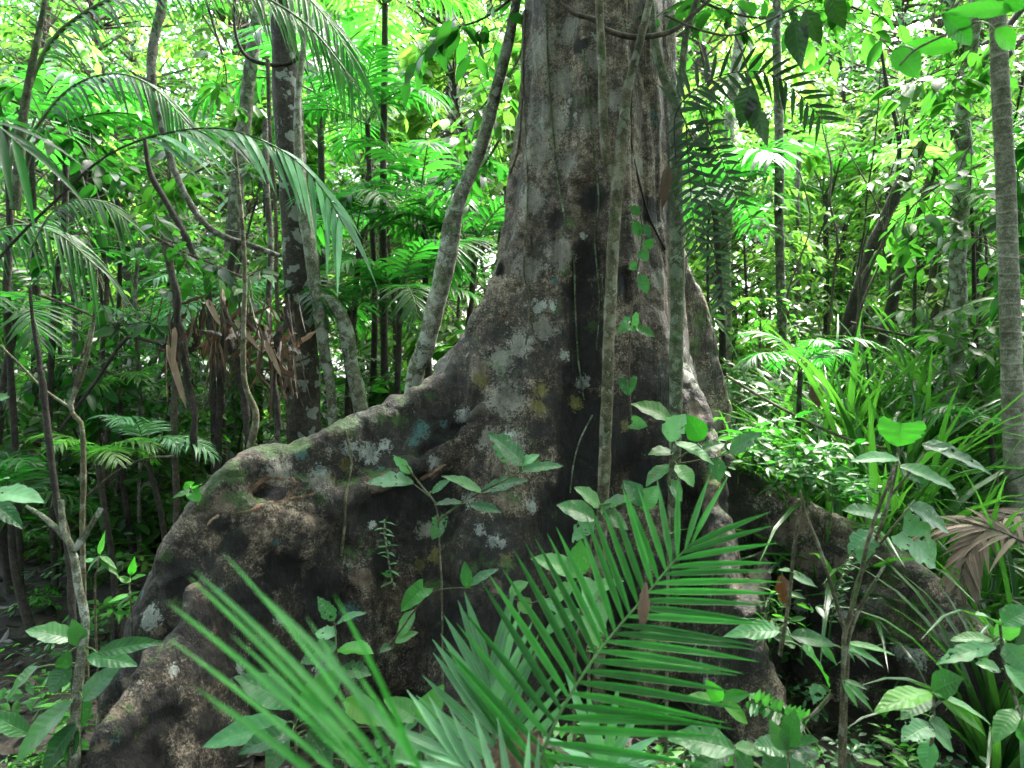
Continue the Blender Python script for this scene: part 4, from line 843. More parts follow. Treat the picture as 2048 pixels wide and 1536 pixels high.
plant('lobed_leaf_shrub', 'shrub with big torn leaves in front of the strap leaves at right', 2.35, [([(1700, 1240), (1742, 1110), (1775, 1010), (1794, 930), (1797, 880)], 8), ([(1742, 1110), (1790, 1050), (1830, 1000)], 6), ([(1775, 1000), (1815, 950), (1850, 905)], 6)],
      [(1802, 846, 1796, 894, 92, dict(shape='heart', mat='leaf_bright', up=.25, tint=.6, jag=.2)), (1844, 889, 1995, 927, 50), (1796, 918, 1715, 905, 36, dict(mat='leaf_fore')), (1800, 933, 1920, 962, 50), (1800, 938, 1856, 962, 30, dict(mat='leaf_fore')), (1815, 1012, 1918, 1056, 54), (1804, 1061, 1888, 1128, 120, dict(shape='heart', up=.5)), (1745, 1064, 1690, 1098, 54), (1760, 1030, 1700, 1010, 40), (1850, 900, 1900, 880, 36, dict(mat='leaf_fore')), (1740, 1070, 1720, 1120, 50)], mat='leaf_eaten', seed=4, up=.6)
plant('twiggy_sapling', 'bare branching tan sapling with drooping leaves before the right buttress', 2.15, [([(1680, 1560), (1684, 1430), (1688, 1300), (1690, 1262), (1712, 1190), (1732, 1100), (1748, 1040), (1772, 980), (1790, 930)], 11), ([(1690, 1262), (1668, 1190), (1640, 1100), (1612, 1030), (1600, 980)], 9), ([(1686, 1330), (1705, 1250), (1740, 1180), (1770, 1130)], 9), ([(1560, 1310), (1578, 1200), (1590, 1080), (1606, 1000)], 9), ([(1662, 1390), (1630, 1425), (1606, 1440)], 9)],
      [(1581, 1272, 1682, 1280, 44, dict(mat='leaf_fore')), (1604, 1296, 1678, 1362, 72, dict(mat='leaf_bright', tint=.4)), (1559, 1262, 1446, 1256, 60, dict(mat='leaf_fore')), (1590, 1290, 1562, 1276, 30, dict(mat='leaf_bright')), (1640, 1370, 1628, 1400, 36, dict(mat='leaf_eaten')),
       (1692, 1286, 1799, 1296, 20), (1690, 1290, 1778, 1326, 20), (1688, 1292, 1756, 1332, 18), (1686, 1290, 1720, 1322, 16), (1640, 1290, 1680, 1330, 18), (1688, 1362, 1756, 1420, 18), (1688, 1366, 1748, 1396, 16), (1686, 1368, 1725, 1418, 16), (1686, 1360, 1740, 1374, 14), (1582, 1150, 1640, 1168, 30, dict(mat='leaf_eaten')), (1600, 1150, 1560, 1130, 26)], mat='leaf_fore', smat='olive_bark', shape='lance', seed=5)
plant('broadleaf_seedling', 'plant with mottled yellow-green leaves low at right, below the right buttress', 2.15, [([(1850, 1560), (1866, 1470), (1868, 1400)],)],
      [(1862, 1387, 1758, 1397, 58, dict(tint=.9, mat='leaf_bright')), (1864, 1390, 1804, 1422, 50), (1866, 1384, 1912, 1352, 66), (1870, 1388, 1990, 1464, 34, dict(mat='leaf_bright', shape='lance')), (1868, 1388, 1992, 1428, 30), (1859, 1444, 1912, 1470, 44), (1860, 1450, 1810, 1470, 56, dict(mat='leaf_eaten')), (1862, 1460, 1920, 1500, 40), (1860, 1480, 1850, 1540, 40)], seed=6)
plant('broadleaf_shrub', 'shrub with big drooping leaves cut by the right edge, lower down', 2.2, [([(2070, 1560), (2040, 1430), (2010, 1330), (2000, 1250)], 9)],
      [(1990, 1292, 1884, 1308, 44, dict(mat='leaf_eaten', tint=.9)), (1985, 1280, 1905, 1268, 36), (2000, 1340, 1958, 1322, 36), (2010, 1290, 2060, 1340, 62, dict(mat='leaf_eaten')), (2005, 1250, 2060, 1210, 56), (2010, 1330, 2070, 1390, 50), (1998, 1250, 1960, 1215, 40), (2000, 1240, 2030, 1290, 50), (2030, 1420, 1990, 1470, 44), (2040, 1440, 2080, 1500, 50)], seed=7)
plant('broadleaf_seedling', 'mottled dark seedling leaves at the bottom edge right of the sharp frond', 1.95, [([(1475, 1600), (1470, 1540), (1468, 1498)],)],
      [(1469, 1500, 1345, 1460, 74, dict(tint=.5, mat='leaf_fore')), (1461, 1488, 1452, 1540, 44), (1470, 1500, 1510, 1560, 50), (1462, 1500, 1380, 1540, 50), (1470, 1495, 1530, 1500, 40)], seed=8)
plant('glossy_herb', 'rosette of oval glossy leaves at the bottom edge beneath the twiggy sapling', 2.0, [([(1575, 1600), (1578, 1540), (1575, 1500)],)],
      [(1570, 1500, 1514, 1484, 52), (1575, 1496, 1586, 1438, 44, dict(up=.3)), (1582, 1498, 1622, 1468, 48), (1584, 1508, 1640, 1500, 44), (1570, 1510, 1528, 1540, 54), (1578, 1512, 1600, 1560, 50), (1572, 1500, 1548, 1456, 36), (1590, 1500, 1612, 1524, 36)], mat='leaf_gloss', seed=9)
plant('broadleaf_seedling', 'slim seedling with four bright leaves, above the mottled seedling at bottom', 2.25, [([(1438, 1500), (1440, 1450), (1442, 1400)], 5)],
      [(1442, 1402, 1419, 1370, 34), (1443, 1400, 1494, 1384, 30), (1443, 1405, 1509, 1444, 34), (1440, 1405, 1376, 1386, 34)], mat='leaf_bright', seed=10, up=.5)
plant('chewed_seedling', 'chewed bright-leaved seedling at the foot of the green-filmed slim trunk', 2.75, [([(1338, 1010), (1340, 940), (1345, 885), (1350, 850)], 6), ([(1340, 930), (1380, 900), (1405, 880)], 5), ([(1342, 930), (1430, 915), (1462, 905)], 4)],
      [(1342, 842, 1272, 796, 62, dict(mat='leaf_bright')), (1338, 882, 1362, 826, 68, dict(mat='leaf_eaten', tint=.9)), (1404, 880, 1378, 836, 48, dict(mat='leaf_bright')), (1352, 886, 1432, 914, 44, dict(mat='leaf_fore')), (1460, 906, 1514, 860, 46, dict(mat='leaf_eaten')), (1430, 915, 1440, 960, 36), (1345, 905, 1300, 900, 40), (1352, 930, 1390, 965, 44), (1340, 930, 1290, 960, 40), (1405, 900, 1450, 880, 34), (1335, 960, 1372, 1000, 36)], mat='leaf_fore', seed=11)
plant('broadleaf_seedling', 'pale-leaved seedling seen through the left leaflets of the sharp frond', 2.35, [([(1150, 1330), (1160, 1240), (1165, 1160)], 6)],
      [(1160, 1150, 1075, 1105, 58, dict(mat='leaf_fore')), (1165, 1155, 1222, 1262, 70, dict(mat='leaf_eaten', tint=1.0)), (1150, 1170, 1095, 1200, 40), (1160, 1220, 1080, 1260, 44), (1165, 1190, 1240, 1150, 40), (1160, 1235, 1210, 1290, 50), (1155, 1150, 1160, 1090, 50)], seed=12)
plant('broadleaf_seedling', 'seedling with dark rounded leaves between the bole foot and sharp frond tip', 2.7, [([(1180, 1120), (1190, 1060), (1200, 1010)], 6)],
      [(1190, 1040, 1120, 1000, 58), (1195, 1040, 1140, 1075, 60, dict(mat='leaf_eaten')), (1200, 1020, 1260, 985, 50), (1200, 1015, 1160, 970, 46), (1205, 1030, 1262, 1050, 56), (1285, 1010, 1255, 960, 50), (1285, 1020, 1310, 970, 48)], seed=13)
plant('trailing_vine', 'thin trailing vine with heart leaves looping over the left buttress foot', 2.6, [([(780, 1290), (830, 1220), (860, 1186), (930, 1176), (1010, 1192), (1070, 1206), (1120, 1170), (1180, 1146), (1260, 1160)], 4)],
      [(848, 1176, 800, 1216, 46, dict(shape='heart', mat='leaf_bright')), (935, 1175, 930, 1130, 26), (940, 1172, 990, 1130, 30), (1020, 1192, 1050, 1160, 44), (1040, 1196, 1060, 1226, 36), (830, 1222, 790, 1275, 36), (782, 1290, 762, 1300, 20), (1085, 1200, 1140, 1230, 36), (790, 1285, 830, 1260, 26)], mat='leaf_fore', ground=False, smat='twig', cat='vine', seed=14)
plant('broadleaf_seedling', 'ragged pale plant tucked behind the blurred leaflets at the bottom', 2.4, [([(690, 1500), (680, 1400), (672, 1290), (668, 1240)], 6)],
      [(668, 1240, 640, 1200, 34), (670, 1250, 720, 1215, 36), (672, 1290, 600, 1320, 52), (674, 1300, 740, 1290, 60, dict(mat='leaf_bright')), (676, 1330, 610, 1370, 46), (672, 1270, 630, 1260, 40), (680, 1340, 740, 1340, 50), (690, 1400, 760, 1440, 60, dict(mat='leaf_bright')), (690, 1420, 640, 1480, 50)], mat='leaf_eaten', seed=15)
plant('broadleaf_seedling', 'plant with pale blotched leaves at the bottom centre left of the rust leaf', 2.1, [([(850, 1600), (845, 1500), (838, 1440)], 6)],
      [(838, 1440, 775, 1395, 50), (840, 1445, 880, 1380, 54), (842, 1470, 920, 1440, 46), (842, 1480, 780, 1520, 56), (846, 1500, 830, 1580, 60), (846, 1490, 900, 1530, 50), (838, 1440, 800, 1460, 44)], seed=16)
plant('strap_herb', 'upright herb with frosted strap leaves at the bottom beside the sharp frond', 1.95, [([(1210, 1640), (1208, 1580), (1205, 1540)], 7)],
      [(1205, 1540, 1135, 1350, 22), (1208, 1540, 1180, 1410, 24), (1210, 1540, 1232, 1400, 22), (1212, 1545, 1265, 1430, 24), (1205, 1550, 1120, 1460, 26), (1212, 1550, 1320, 1500, 40, dict(shape='lance')), (1215, 1550, 1330, 1540, 44, dict(shape='lance')), (1212, 1548, 1290, 1470, 26), (1200, 1555, 1085, 1530, 26)], mat='frond_pale', shape='strap', seed=17, up=.4, curl=.25)
plant('heart_leaf_vine', 'vine with heart-shaped leaves climbing the dark middle of the giant bole', 3.35, [([(1262, 840), (1258, 740), (1262, 640), (1272, 560), (1285, 470), (1278, 420)], 4)],
      [(1262, 634, 1268, 660, 34, dict(shape='heart', up=.1)), (1256, 650, 1238, 662, 26, dict(shape='heart', up=.2)), (1272, 655, 1310, 668, 24), (1255, 758, 1256, 788, 40, dict(shape='heart', up=.05)), (1280, 500, 1295, 520, 24), (1280, 550, 1296, 585, 26), (1278, 470, 1268, 440, 22), (1282, 450, 1300, 470, 24), (1276, 530, 1258, 535, 20), (1278, 430, 1262, 410, 22), (1290, 495, 1305, 480, 20), (1265, 845, 1290, 850, 30, dict(shape='heart', up=.1))], mat='leaf_fore', smat='twig', ground=False, cat='vine', seed=18, up=.3)
plant('heart_leaf_vine', 'small seedling with heart leaves perched on the left end of the buttress', 3.0, [([(395, 1010), (385, 990), (380, 975)], 4)], [(380, 985, 345, 990, 26, dict(shape='heart')), (385, 985, 398, 1000, 30, dict(shape='heart', up=.2)), (380, 975, 372, 965, 24), (388, 978, 400, 962, 22)], mat='leaf_bright', ground=False, seed=19)
plant('broadleaf_seedling', 'big pale leaf entering at the left edge beside dark stems', 2.3, [([(-60, 1120), (-40, 1030), (-20, 985)], 7)], [(-20, 985, 78, 985, 62, dict(mat='leaf_eaten', jag=.2)), (-25, 1000, 40, 1040, 40), (-30, 980, 10, 940, 40), (-10, 800, 16, 790, 30)], seed=20)
plant('broadleaf_seedling', 'narrow-leaved seedling on the bare soil just left of the buttress end', 3.4, [([(190, 1180), (195, 1140), (200, 1110)], 4)], [(200, 1110, 160, 1150, 14), (200, 1112, 235, 1130, 14), (198, 1108, 208, 1070, 12), (200, 1118, 240, 1150, 14), (196, 1120, 150, 1120, 13)], mat='leaf_fore', shape='lance', seed=21)
plant('broadleaf_seedling', 'tiny lime seedling at the very foot of the left buttress end', 3.0, [([(262, 1215), (258, 1180), (262, 1150)], 4)], [(262, 1150, 268, 1120, 16), (262, 1160, 290, 1145, 18), (260, 1165, 235, 1150, 18), (258, 1190, 215, 1200, 14), (260, 1195, 222, 1215, 14), (262, 1140, 275, 1130, 16)], mat='leaf_bright', shape='lance', seed=22)
plant('fern', 'small dark fern tuft climbing the right buttress face', 3.0, [([(1660, 1250), (1672, 1190), (1690, 1130), (1710, 1080)], 3)], [(1660 + 5 * k, 1245 - 13 * k, 1660 + 5 * k + s * RND.uniform(8, 16), 1240 - 13 * k + RND.uniform(-6, 6), 7) for k in range(13) for s in (-1, 1)], mat='leaf_gloss', shape='oval', ground=False, cat='fern', seed=23)
plant('fern', 'dark ladder fern on the left buttress wall below the folds', 2.95, [([(785, 1170), (775, 1110), (768, 1060), (775, 1030)], 3)], [(783 - 1.5 * k, 1165 - 12 * k, 783 - 1.5 * k + s * RND.uniform(8, 20), 1164 - 12 * k + RND.uniform(-8, 8), RND.uniform(5, 9)) for k in range(11) for s in (-1, 1) if RND.rand() < .85], mat='leaf_gloss', shape='oval', ground=False, cat='fern', seed=24)
plant('fern', 'little green fern frond behind the midrib of the sharp frond', 2.6, [([(1195, 1310), (1188, 1270), (1192, 1235)], 3)], [(1194 - .3 * k, 1305 - 8 * k, 1194 + s * (22 - 1.5 * k), 1298 - 8 * k, 7) for k in range(9) for s in (-1, 1)], mat='leaf_bright', shape='lance', ground=False, cat='fern', seed=25)
plant('trailing_herb', 'creeping herb with paired small leaves at the foot of the front right root', 2.5, [([(1640, 1500), (1600, 1440), (1560, 1410), (1500, 1400)], 4), ([(1600, 1440), (1580, 1470), (1545, 1490)], 3), ([(1620, 1470), (1600, 1500), (1620, 1530)], 3)], [(1500 + 9 * k, 1402 + 3.5 * k, 1500 + 9 * k + s * 8, 1402 + 3.5 * k - s * 18, 13) for k in range(13) for s in (-1, 1)] + [(1550 + 6 * k, 1488 - 4 * k, 1550 + 6 * k + s * 12, 1488 - 4 * k - s * 14, 12) for k in range(9) for s in (-1, 1)], mat='leaf_fore', ground=False, smat='green_stem', seed=26)

# dead leaves resting on plants and roots
def dead(name, label, bx, by, tx, ty, w, d, mat, shape='oval', curl=.4, fold=-.6, up=.2, cat='dead leaf'):
    a, b = at(bx, by, d), at(tx, ty, d - .03); mb = MB()
    leaves(mb, [a * 0], [b - a], [cam_n(a) * (1 - up) + np.array((0, 0, up))], np.linalg.norm(b - a), px2m(w, d) / 2, leaf_template(shape, 12, 7, fold, curl, .25, int(bx), wave=.22), [.8])
    o = bpy.data.objects.new(name, mb.mesh(name, M[mat])); COL.objects.link(o); o.location = tuple(a); return tag(o, label, cat)
dead('dead_leaf', 'large rust-brown fallen leaf at the bottom edge under the sharp frond', 1085, 1475, 945, 1520, 120, 1.75, 'rust', curl=.25, fold=-.2, up=.5)
dead('dead_leaf', 'curled tan dead leaf caught on the midrib of the sharp frond', 1292, 1165, 1282, 1272, 24, 1.72, 'dry_frond', fold=1.2)
dead('dead_leaf', 'rusty crumpled leaf hanging before the front right root', 1562, 1150, 1578, 1222, 34, 2.9, 'rust', fold=-.8)
dead('dead_leaf', 'small brown dead leaf hanging in the strap leaves at right', 1625, 770, 1640, 815, 26, 4.6, 'dead', fold=.8)
dead('dead_leaf', 'tan dead leaf caught on the stems right of the giant bole', 1338, 330, 1325, 405, 24, 3.4, 'dead', fold=.8)
# dry palm frond on the ground at right
P = stem_path([(2080, 1020, 3.3), (2000, 1040, 3.25), (1960, 1075, 3.2), (1930, 1120, 3.15), (1915, 1180, 3.1)], 0)
dr_ = thing('dead_frond', 'fallen pinkish-brown dry palm frond lying at right under strap leaves', 'dead frond', P[0])
make_frond(dr_, P, 20, lambda t: .19 * (1 - .2 * t), .014, 'dry_frond', rmat='dead', a0=50, a1=15, normal=(-.2, -.6, 1), droop=.35, seed=41, lift=.1, rach_r=.008, start=.1, jit=.15)
P = stem_path([(2060, 1090, 3.0), (1990, 1060, 3.05), (1920, 1050, 3.15), (1860, 1060, 3.25)], 0)
dr_ = thing('dead_frond', 'older flattened dry frond crossing under the fallen pinkish-brown one', 'dead frond', P[0])
make_frond(dr_, P, 14, lambda t: .22 * (1 - .2 * t), .011, 'dry_frond', rmat='dead', a0=45, a1=12, normal=(-.1, -.6, 1), droop=.35, seed=42, lift=.1, rach_r=.007, start=.1, jit=.18)
# rotted pocket on the left buttress: exposed orange wood lips
def lip(pts, w):
    P = []
    for x, y in pts:
        s, n = surf(x, y, -px2m(w, 3.1) * .30); P.append(s if s is not None else at(x, y, 3.1))
    mb = MB(); tube(mb, P, [px2m(w, 3.1) * .25] + [px2m(w, 3.1) / 2] * (len(P) - 2) + [px2m(w, 3.1) * .2], 40, 8, .45, int(pts[0][0])); return mb.build('exposed_wood', M['wood'], giant)
M['wood'] = bark_mat('exposed_wood', (.07, .04, .025), (.20, .12, .075), (.36, .26, .18), scale=2, lich=.8, mossy=.95, fibre=.6)
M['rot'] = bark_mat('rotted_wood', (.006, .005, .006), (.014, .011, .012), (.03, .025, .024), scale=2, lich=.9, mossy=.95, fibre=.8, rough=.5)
lip([(478, 1010), (500, 985), (520, 965), (545, 955), (568, 958), (590, 962), (598, 968)], 12)
lip([(598, 968), (585, 985), (572, 1000), (562, 1006)], 11)
lip([(470, 1026), (500, 1022), (525, 1008), (560, 1003), (600, 994), (640, 985)], 11)
lip([(415, 1050), (430, 1035), (460, 1028)], 8)
lip([(835, 965), (870, 945), (900, 925)], 16)
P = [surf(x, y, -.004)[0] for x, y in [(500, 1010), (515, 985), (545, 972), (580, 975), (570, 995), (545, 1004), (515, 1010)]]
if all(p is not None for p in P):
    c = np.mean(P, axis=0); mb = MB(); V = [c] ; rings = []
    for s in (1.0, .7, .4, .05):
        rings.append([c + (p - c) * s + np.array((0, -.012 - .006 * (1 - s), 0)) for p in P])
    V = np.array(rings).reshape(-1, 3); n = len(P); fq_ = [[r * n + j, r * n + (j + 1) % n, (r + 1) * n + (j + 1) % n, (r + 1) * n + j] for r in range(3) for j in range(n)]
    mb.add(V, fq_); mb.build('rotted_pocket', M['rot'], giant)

# ------------------------------------------------------------------ labels for the many plants of the forest: where each one stands
LANDX = [(50, 'by the left edge of the photo'), (165, 'behind the wiry yellow-green sapling'), (290, 'between wiry sapling and dry palm litter'), (440, 'behind the dry palm litter'), (570, 'behind the lichen-blotched trunk'), (690, 'right of the lichen-blotched trunk'),
         (800, 'left of the leaning pale trunk'), (890, 'behind the leaning pale trunk'), (980, 'against the giant bole\'s left edge'), (1200, 'behind the giant bole'), (1400, 'close right of the giant bole'), (1475, 'beside the pale smooth bole'), (1560, 'behind the straight grey pole'), (1650, 'between grey pole and slanting trunks'),
         (1760, 'around the two slanting trunks'), (1850, 'between slanting trunks and mottled grey tree'), (1925, 'behind the mottled grey tree'), (2020, 'behind the ringed palm trunk'), (2200, 'beyond the right edge')]
PENDING = []
def where(px): return min(LANDX, key=lambda l: abs(l[0] - px))[1]
def later(o, look, px, d):
    PENDING.append((o, look, where(px), d, px))
ORD = ['nearest', 'second nearest', 'third nearest', 'fourth nearest', 'fifth nearest', 'sixth nearest', 'seventh nearest', 'eighth nearest', 'ninth nearest', 'tenth nearest']
def flush_labels():
    G = {}
    for t in PENDING: G.setdefault((t[1], t[2]), []).append(t)
    for (look, w), L in G.items():
        L.sort(key=lambda t: t[3])
        for i, t in enumerate(L):
            if len(L) == 1: q = ''
            elif len(L) == 2: q = ('nearer ', 'farther ')[i]
            elif i == len(L) - 1: q = 'farthest '
            else: q = ORD[min(i, 9)] + ' '
            t[0]['label'] = q + look + ' ' + w

# ------------------------------------------------------------------ leafy crowns: sprays of twigs with alternate leaves
def spray_arrays(r, tips, outdirs, nleaf, twig, Ll, Wl, droop):
    pos, dr, nr, LL = [], [], [], []; tw = []
    for p, o in zip(tips, outdirs):
        o = nrmz(o + r.uniform(-.35, .35, 3)); o2 = nrmz(o + np.array((0, 0, -droop)))
        a = p - o * twig * .5; b = p + o2 * twig * .5; tw.append((a, p, b))
        k = r.randint(int(nleaf * .6), int(nleaf * 1.4) + 1)
        t = np.sort(r.rand(k)); side = np.where(np.arange(k) % 2, 1, -1)
        P = np.where(t[:, None] < .5, a + (p - a) * t[:, None] * 2, p + (b - p) * (t[:, None] * 2 - 1))
        sv = np.cross(o, (0, 0, 1.0)); sv = nrmz(sv) if np.linalg.norm(sv) > .05 else np.array((1.0, 0, 0))
        D = o2 * .55 + sv * side[:, None] * .8 + np.array((0, 0, -droop * .45)) + r.normal(0, .28, (k, 3))
        Nn = np.array((0, 0, 1.0)) + o * .25 + r.normal(0, .33, (k, 3))
        pos.append(P + D * .02); dr.append(D); nr.append(Nn); LL.append(Ll * r.uniform(.6, 1.25, k))
    return np.concatenate(pos), np.concatenate(dr), np.concatenate(nr), np.concatenate(LL), tw
class Crown: pass
def crown_variant(seed, H, z0, rad, nspray, nleaf, Ll, ratio, droop=.4, shape='oval', trunk_r=.03, nu=3, lean=.15, twig=None, profile=.6):
    r = np.random.RandomState(seed); c = Crown()
    tw_ = twig or Ll * 3.2
    z = z0 + (H - z0) * r.rand(nspray) ** .9; f = (z - z0) / (H - z0)
    R = rad * np.sin(np.pi * np.clip(.18 + .8 * f, 0, 1)) ** profile * (.35 + .65 * r.rand(nspray) ** .5)
    a = r.rand(nspray) * 6.283
    # light and dark clumps: pull sprays towards a few limbs
    limbs = r.rand(max(4, nspray // 9)) * 6.283; lz = r.rand(len(limbs))
    j = r.randint(0, len(limbs), nspray); a = limbs[j] + r.normal(0, .33, nspray)
    z = np.clip(z0 + (H - z0) * (lz[j] + r.normal(0, .10, nspray)), z0, H); f = (z - z0) / (H - z0)
    R = rad * np.sin(np.pi * np.clip(.18 + .8 * f, 0, 1)) ** profile * (.25 + .75 * r.rand(nspray) ** .6)
    lx, ly = lean * H * r.uniform(-1, 1), lean * H * r.uniform(-1, 1)
    ax = lambda zz: np.stack([lx * (zz / H) ** 1.5, ly * (zz / H) ** 1.5, zz], -1)
    out = np.stack([np.cos(a), np.sin(a), r.uniform(-.1, .5, nspray)], -1)
    tips = ax(z) + out * R[:, None] * np.array((1, 1, .4))
    pos, dr, nr, LL, tw = spray_arrays(r, tips, out, nleaf, tw_, Ll, ratio, droop)
    mb = MB(); leaves(mb, pos, dr, nr, LL, LL * ratio / 2, leaf_template(shape, nu, 3, .22, .18), np.clip(r.normal(.5, .25, len(pos)), 0, 1))
    c.leaf = mb
    wb = MB(); zz = np.linspace(0, H * .93, 7); tube(wb, ax(zz) + r.normal(0, .012 * H * .3, (7, 3)) * (zz[:, None] > 0), trunk_r * (1 - .75 * zz / H), 16, 7, .1, seed); c.trunk = wb
    bb = MB()
    for (p0, p1, p2) in tw[::1]:
        zt = max(p1[2] - .35 * np.hypot(p1[0], p1[1]) - .05, z0 * .5); b0 = ax(np.array([min(zt, H * .9)]))[0]
        tube(bb, [b0, (b0 + p0) / 2 + r.normal(0, .03, 3), p0, p1, p2], [trunk_r * .28, trunk_r * .2, trunk_r * .14, trunk_r * .1, trunk_r * .05], 7, 3)
    c.branch = bb; c.H = H
    return c
MESHES = {}
def variant(key, mats, **kw):
    c = crown_variant(**kw)
    nl = sum(len(f) for f in c.leaf.Fc); nb = sum(len(f) for f in c.branch.Fc)
    v, f, u, t = c.branch.arrays(); c.leaf.add(v, f, u, t)
    me0 = c.leaf.mesh('crown', M[mats[0]]); me0.materials.append(M['twig']); me0.polygons.foreach_set('material_index', np.concatenate([np.zeros(nl, np.int32), np.ones(nb, np.int32)]))
    MESHES[key] = {mats[0]: me0}
    for m in mats[1:]:
        me = MESHES[key][mats[0]].copy(); me.materials[0] = M[m]; MESHES[key][m] = me
    MESHES[key]['trunk'] = c.trunk.mesh('trunk', M['dark_bark'])
    return c
for s in range(4):
    variant(('shrub', s), ['leaf_mid', 'leaf_lime', 'leaf_dark'], seed=10 + s, H=1.5, z0=.12, rad=.62, nspray=[52, 44, 60, 48][s], nleaf=8, Ll=[.13, .17, .10, .15][s], ratio=[.42, .45, .36, .5][s], trunk_r=.013, nu=4, shape=['oval', 'obov', 'lance', 'oval'][s], droop=.35)
    variant(('sapling', s), ['leaf_mid', 'leaf_lime', 'leaf_dark'], seed=20 + s, H=4.2, z0=.7, rad=1.05, nspray=[90, 80, 100, 85][s], nleaf=10, Ll=[.15, .18, .13, .16][s], ratio=[.42, .48, .34, .40][s], trunk_r=.03, nu=3, shape=['oval', 'obov', 'lance', 'oval'][s], droop=.5)
for s in range(3):
    variant(('tall', s), ['leaf_mid', 'leaf_lime', 'leaf_dark'], seed=30 + s, H=11.0, z0=2.2, rad=2.5, nspray=230, nleaf=13, Ll=.25, ratio=.42, trunk_r=.10, nu=2, droop=.5, twig=.8, profile=.5)
LOOK = {('shrub', 'leaf_mid'): 'green leafy shrub', ('shrub', 'leaf_lime'): 'lime-green leafy shrub', ('shrub', 'leaf_dark'): 'dark glossy shrub',
        ('sapling', 'leaf_mid'): 'slender green sapling', ('sapling', 'leaf_lime'): 'sunlit lime sapling', ('sapling', 'leaf_dark'): 'dark-leaved sapling',
        ('tall', 'leaf_mid'): 'tall green forest tree', ('tall', 'leaf_lime'): 'tall bright lime forest tree', ('tall', 'leaf_dark'): 'tall dark forest tree'}
CAT = {'shrub': 'shrub', 'sapling': 'sapling', 'tall': 'tree'}
GRP = {'shrub': 'leafy understory shrubs', 'sapling': 'understory saplings in the background', 'tall': 'forest trees far behind'}
NAME = {'shrub': 'leafy_shrub', 'sapling': 'understory_sapling', 'tall': 'forest_tree'}
def place(kind, s, mat, px, d, sc, rz, label=True, dz=0.0):
    x = (px - 1024) / F * d; z = gz(x, d) - .03 + dz
    root = thing(NAME[kind], None, CAT[kind], (x, d, z), GRP[kind], (0, 0, rz), sc)
    m = MESHES[(kind, s)]
    inst('trunk' if kind != 'shrub' else 'stem', m['trunk'], root); inst('crown' if kind != 'shrub' else 'foliage', m[mat], root)
    if label: later(root, LOOK[(kind, mat)], px, d)
    return root
r = np.random.RandomState(2024)
# near shrubs and saplings, left (dark) and right
LEFT_SH = [(30, 5.0, .9), (110, 4.9, 1.0), (210, 5.4, 1.1), (300, 5.2, .9), (380, 5.6, 1.1), (60, 6.2, 1.3), (160, 6.6, 1.2), (260, 6.8, 1.3), (350, 7.2, 1.4), (450, 6.4, 1.2), (520, 6.9, 1.2), (690, 6.0, .85), (760, 5.6, .75), (830, 6.4, .9), (930, 5.6, .9), (980, 6.2, 1.2), (740, 7.2, 1.2), (880, 7.6, 1.3), (420, 5.3, .8), (-30, 5.6, 1.3)]
for i, (px, d, sc) in enumerate(LEFT_SH):
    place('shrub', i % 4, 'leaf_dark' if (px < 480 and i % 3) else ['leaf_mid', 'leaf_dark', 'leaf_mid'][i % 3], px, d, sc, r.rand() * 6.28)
RIGHT_SH = [(1440, 6.2, .9), (1520, 7.2, 1.2), (1450, 7.8, 1.3), (2030, 5.6, 1.0), (1960, 7.4, 1.3), (1600, 8.4, 1.3), (1700, 9.0, 1.3), (1780, 8.6, 1.3), (1860, 8.2, 1.4), (2040, 7.2, 1.5), (1500, 9.2, 1.5), (1640, 10, 1.5), (1760, 10.2, 1.6), (1900, 9.6, 1.6)]
for i, (px, d, sc) in enumerate(RIGHT_SH):
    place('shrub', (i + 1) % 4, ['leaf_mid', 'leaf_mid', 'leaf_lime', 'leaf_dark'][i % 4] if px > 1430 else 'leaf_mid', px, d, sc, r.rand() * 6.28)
SAP = [(20, 6.0, .95), (120, 6.8, 1.0), (230, 7.4, 1.0), (330, 8.0, 1.1), (410, 7.0, .9), (520, 8.2, 1.1), (700, 7.8, 1.0), (800, 8.6, 1.1), (900, 7.2, .95), (960, 8.4, 1.2), (-40, 7.6, 1.2), (180, 8.8, 1.3), (300, 9.6, 1.2), (450, 10, 1.3), (600, 9.6, 1.2), (740, 10.4, 1.3), (860, 11, 1.3), (1000, 10, 1.4),
       (1420, 7.4, 1.0), (1500, 8.6, .9), (1590, 10.2, .95), (1690, 11, 1.0), (1780, 10.6, 1.0), (1850, 9.4, 1.05), (1930, 8.4, 1.0), (2010, 7.6, 1.05), (2080, 6.6, 1.1), (1440, 10, 1.3), (1540, 12, 1.2), (1640, 13, 1.2), (1740, 13, 1.3), (1840, 12, 1.4), (1940, 11, 1.4), (2050, 10, 1.4), (1960, 5.4, .85), (2060, 5.2, .95)]
for i, (px, d, sc) in enumerate(SAP):
    lime = d > 8.2
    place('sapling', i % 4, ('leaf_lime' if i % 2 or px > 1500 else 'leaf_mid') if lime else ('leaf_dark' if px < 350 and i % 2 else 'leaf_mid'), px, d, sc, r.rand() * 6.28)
TALL = []
for d, n in ((14, 9), (18, 12), (23, 14), (29, 16)):
    for k in range(n):
        px = -150 + 2350 * (k + r.uniform(.15, .85)) / n
        if 1090 < px < 1290: continue
        TALL.append((px, d + r.uniform(-1.8, 1.8), r.uniform(.8, 1.15)))
for i, (px, d, sc) in enumerate(TALL):
    place('tall', i % 3, 'leaf_lime' if i % 2 else 'leaf_mid', px, d, sc, r.rand() * 6.28)

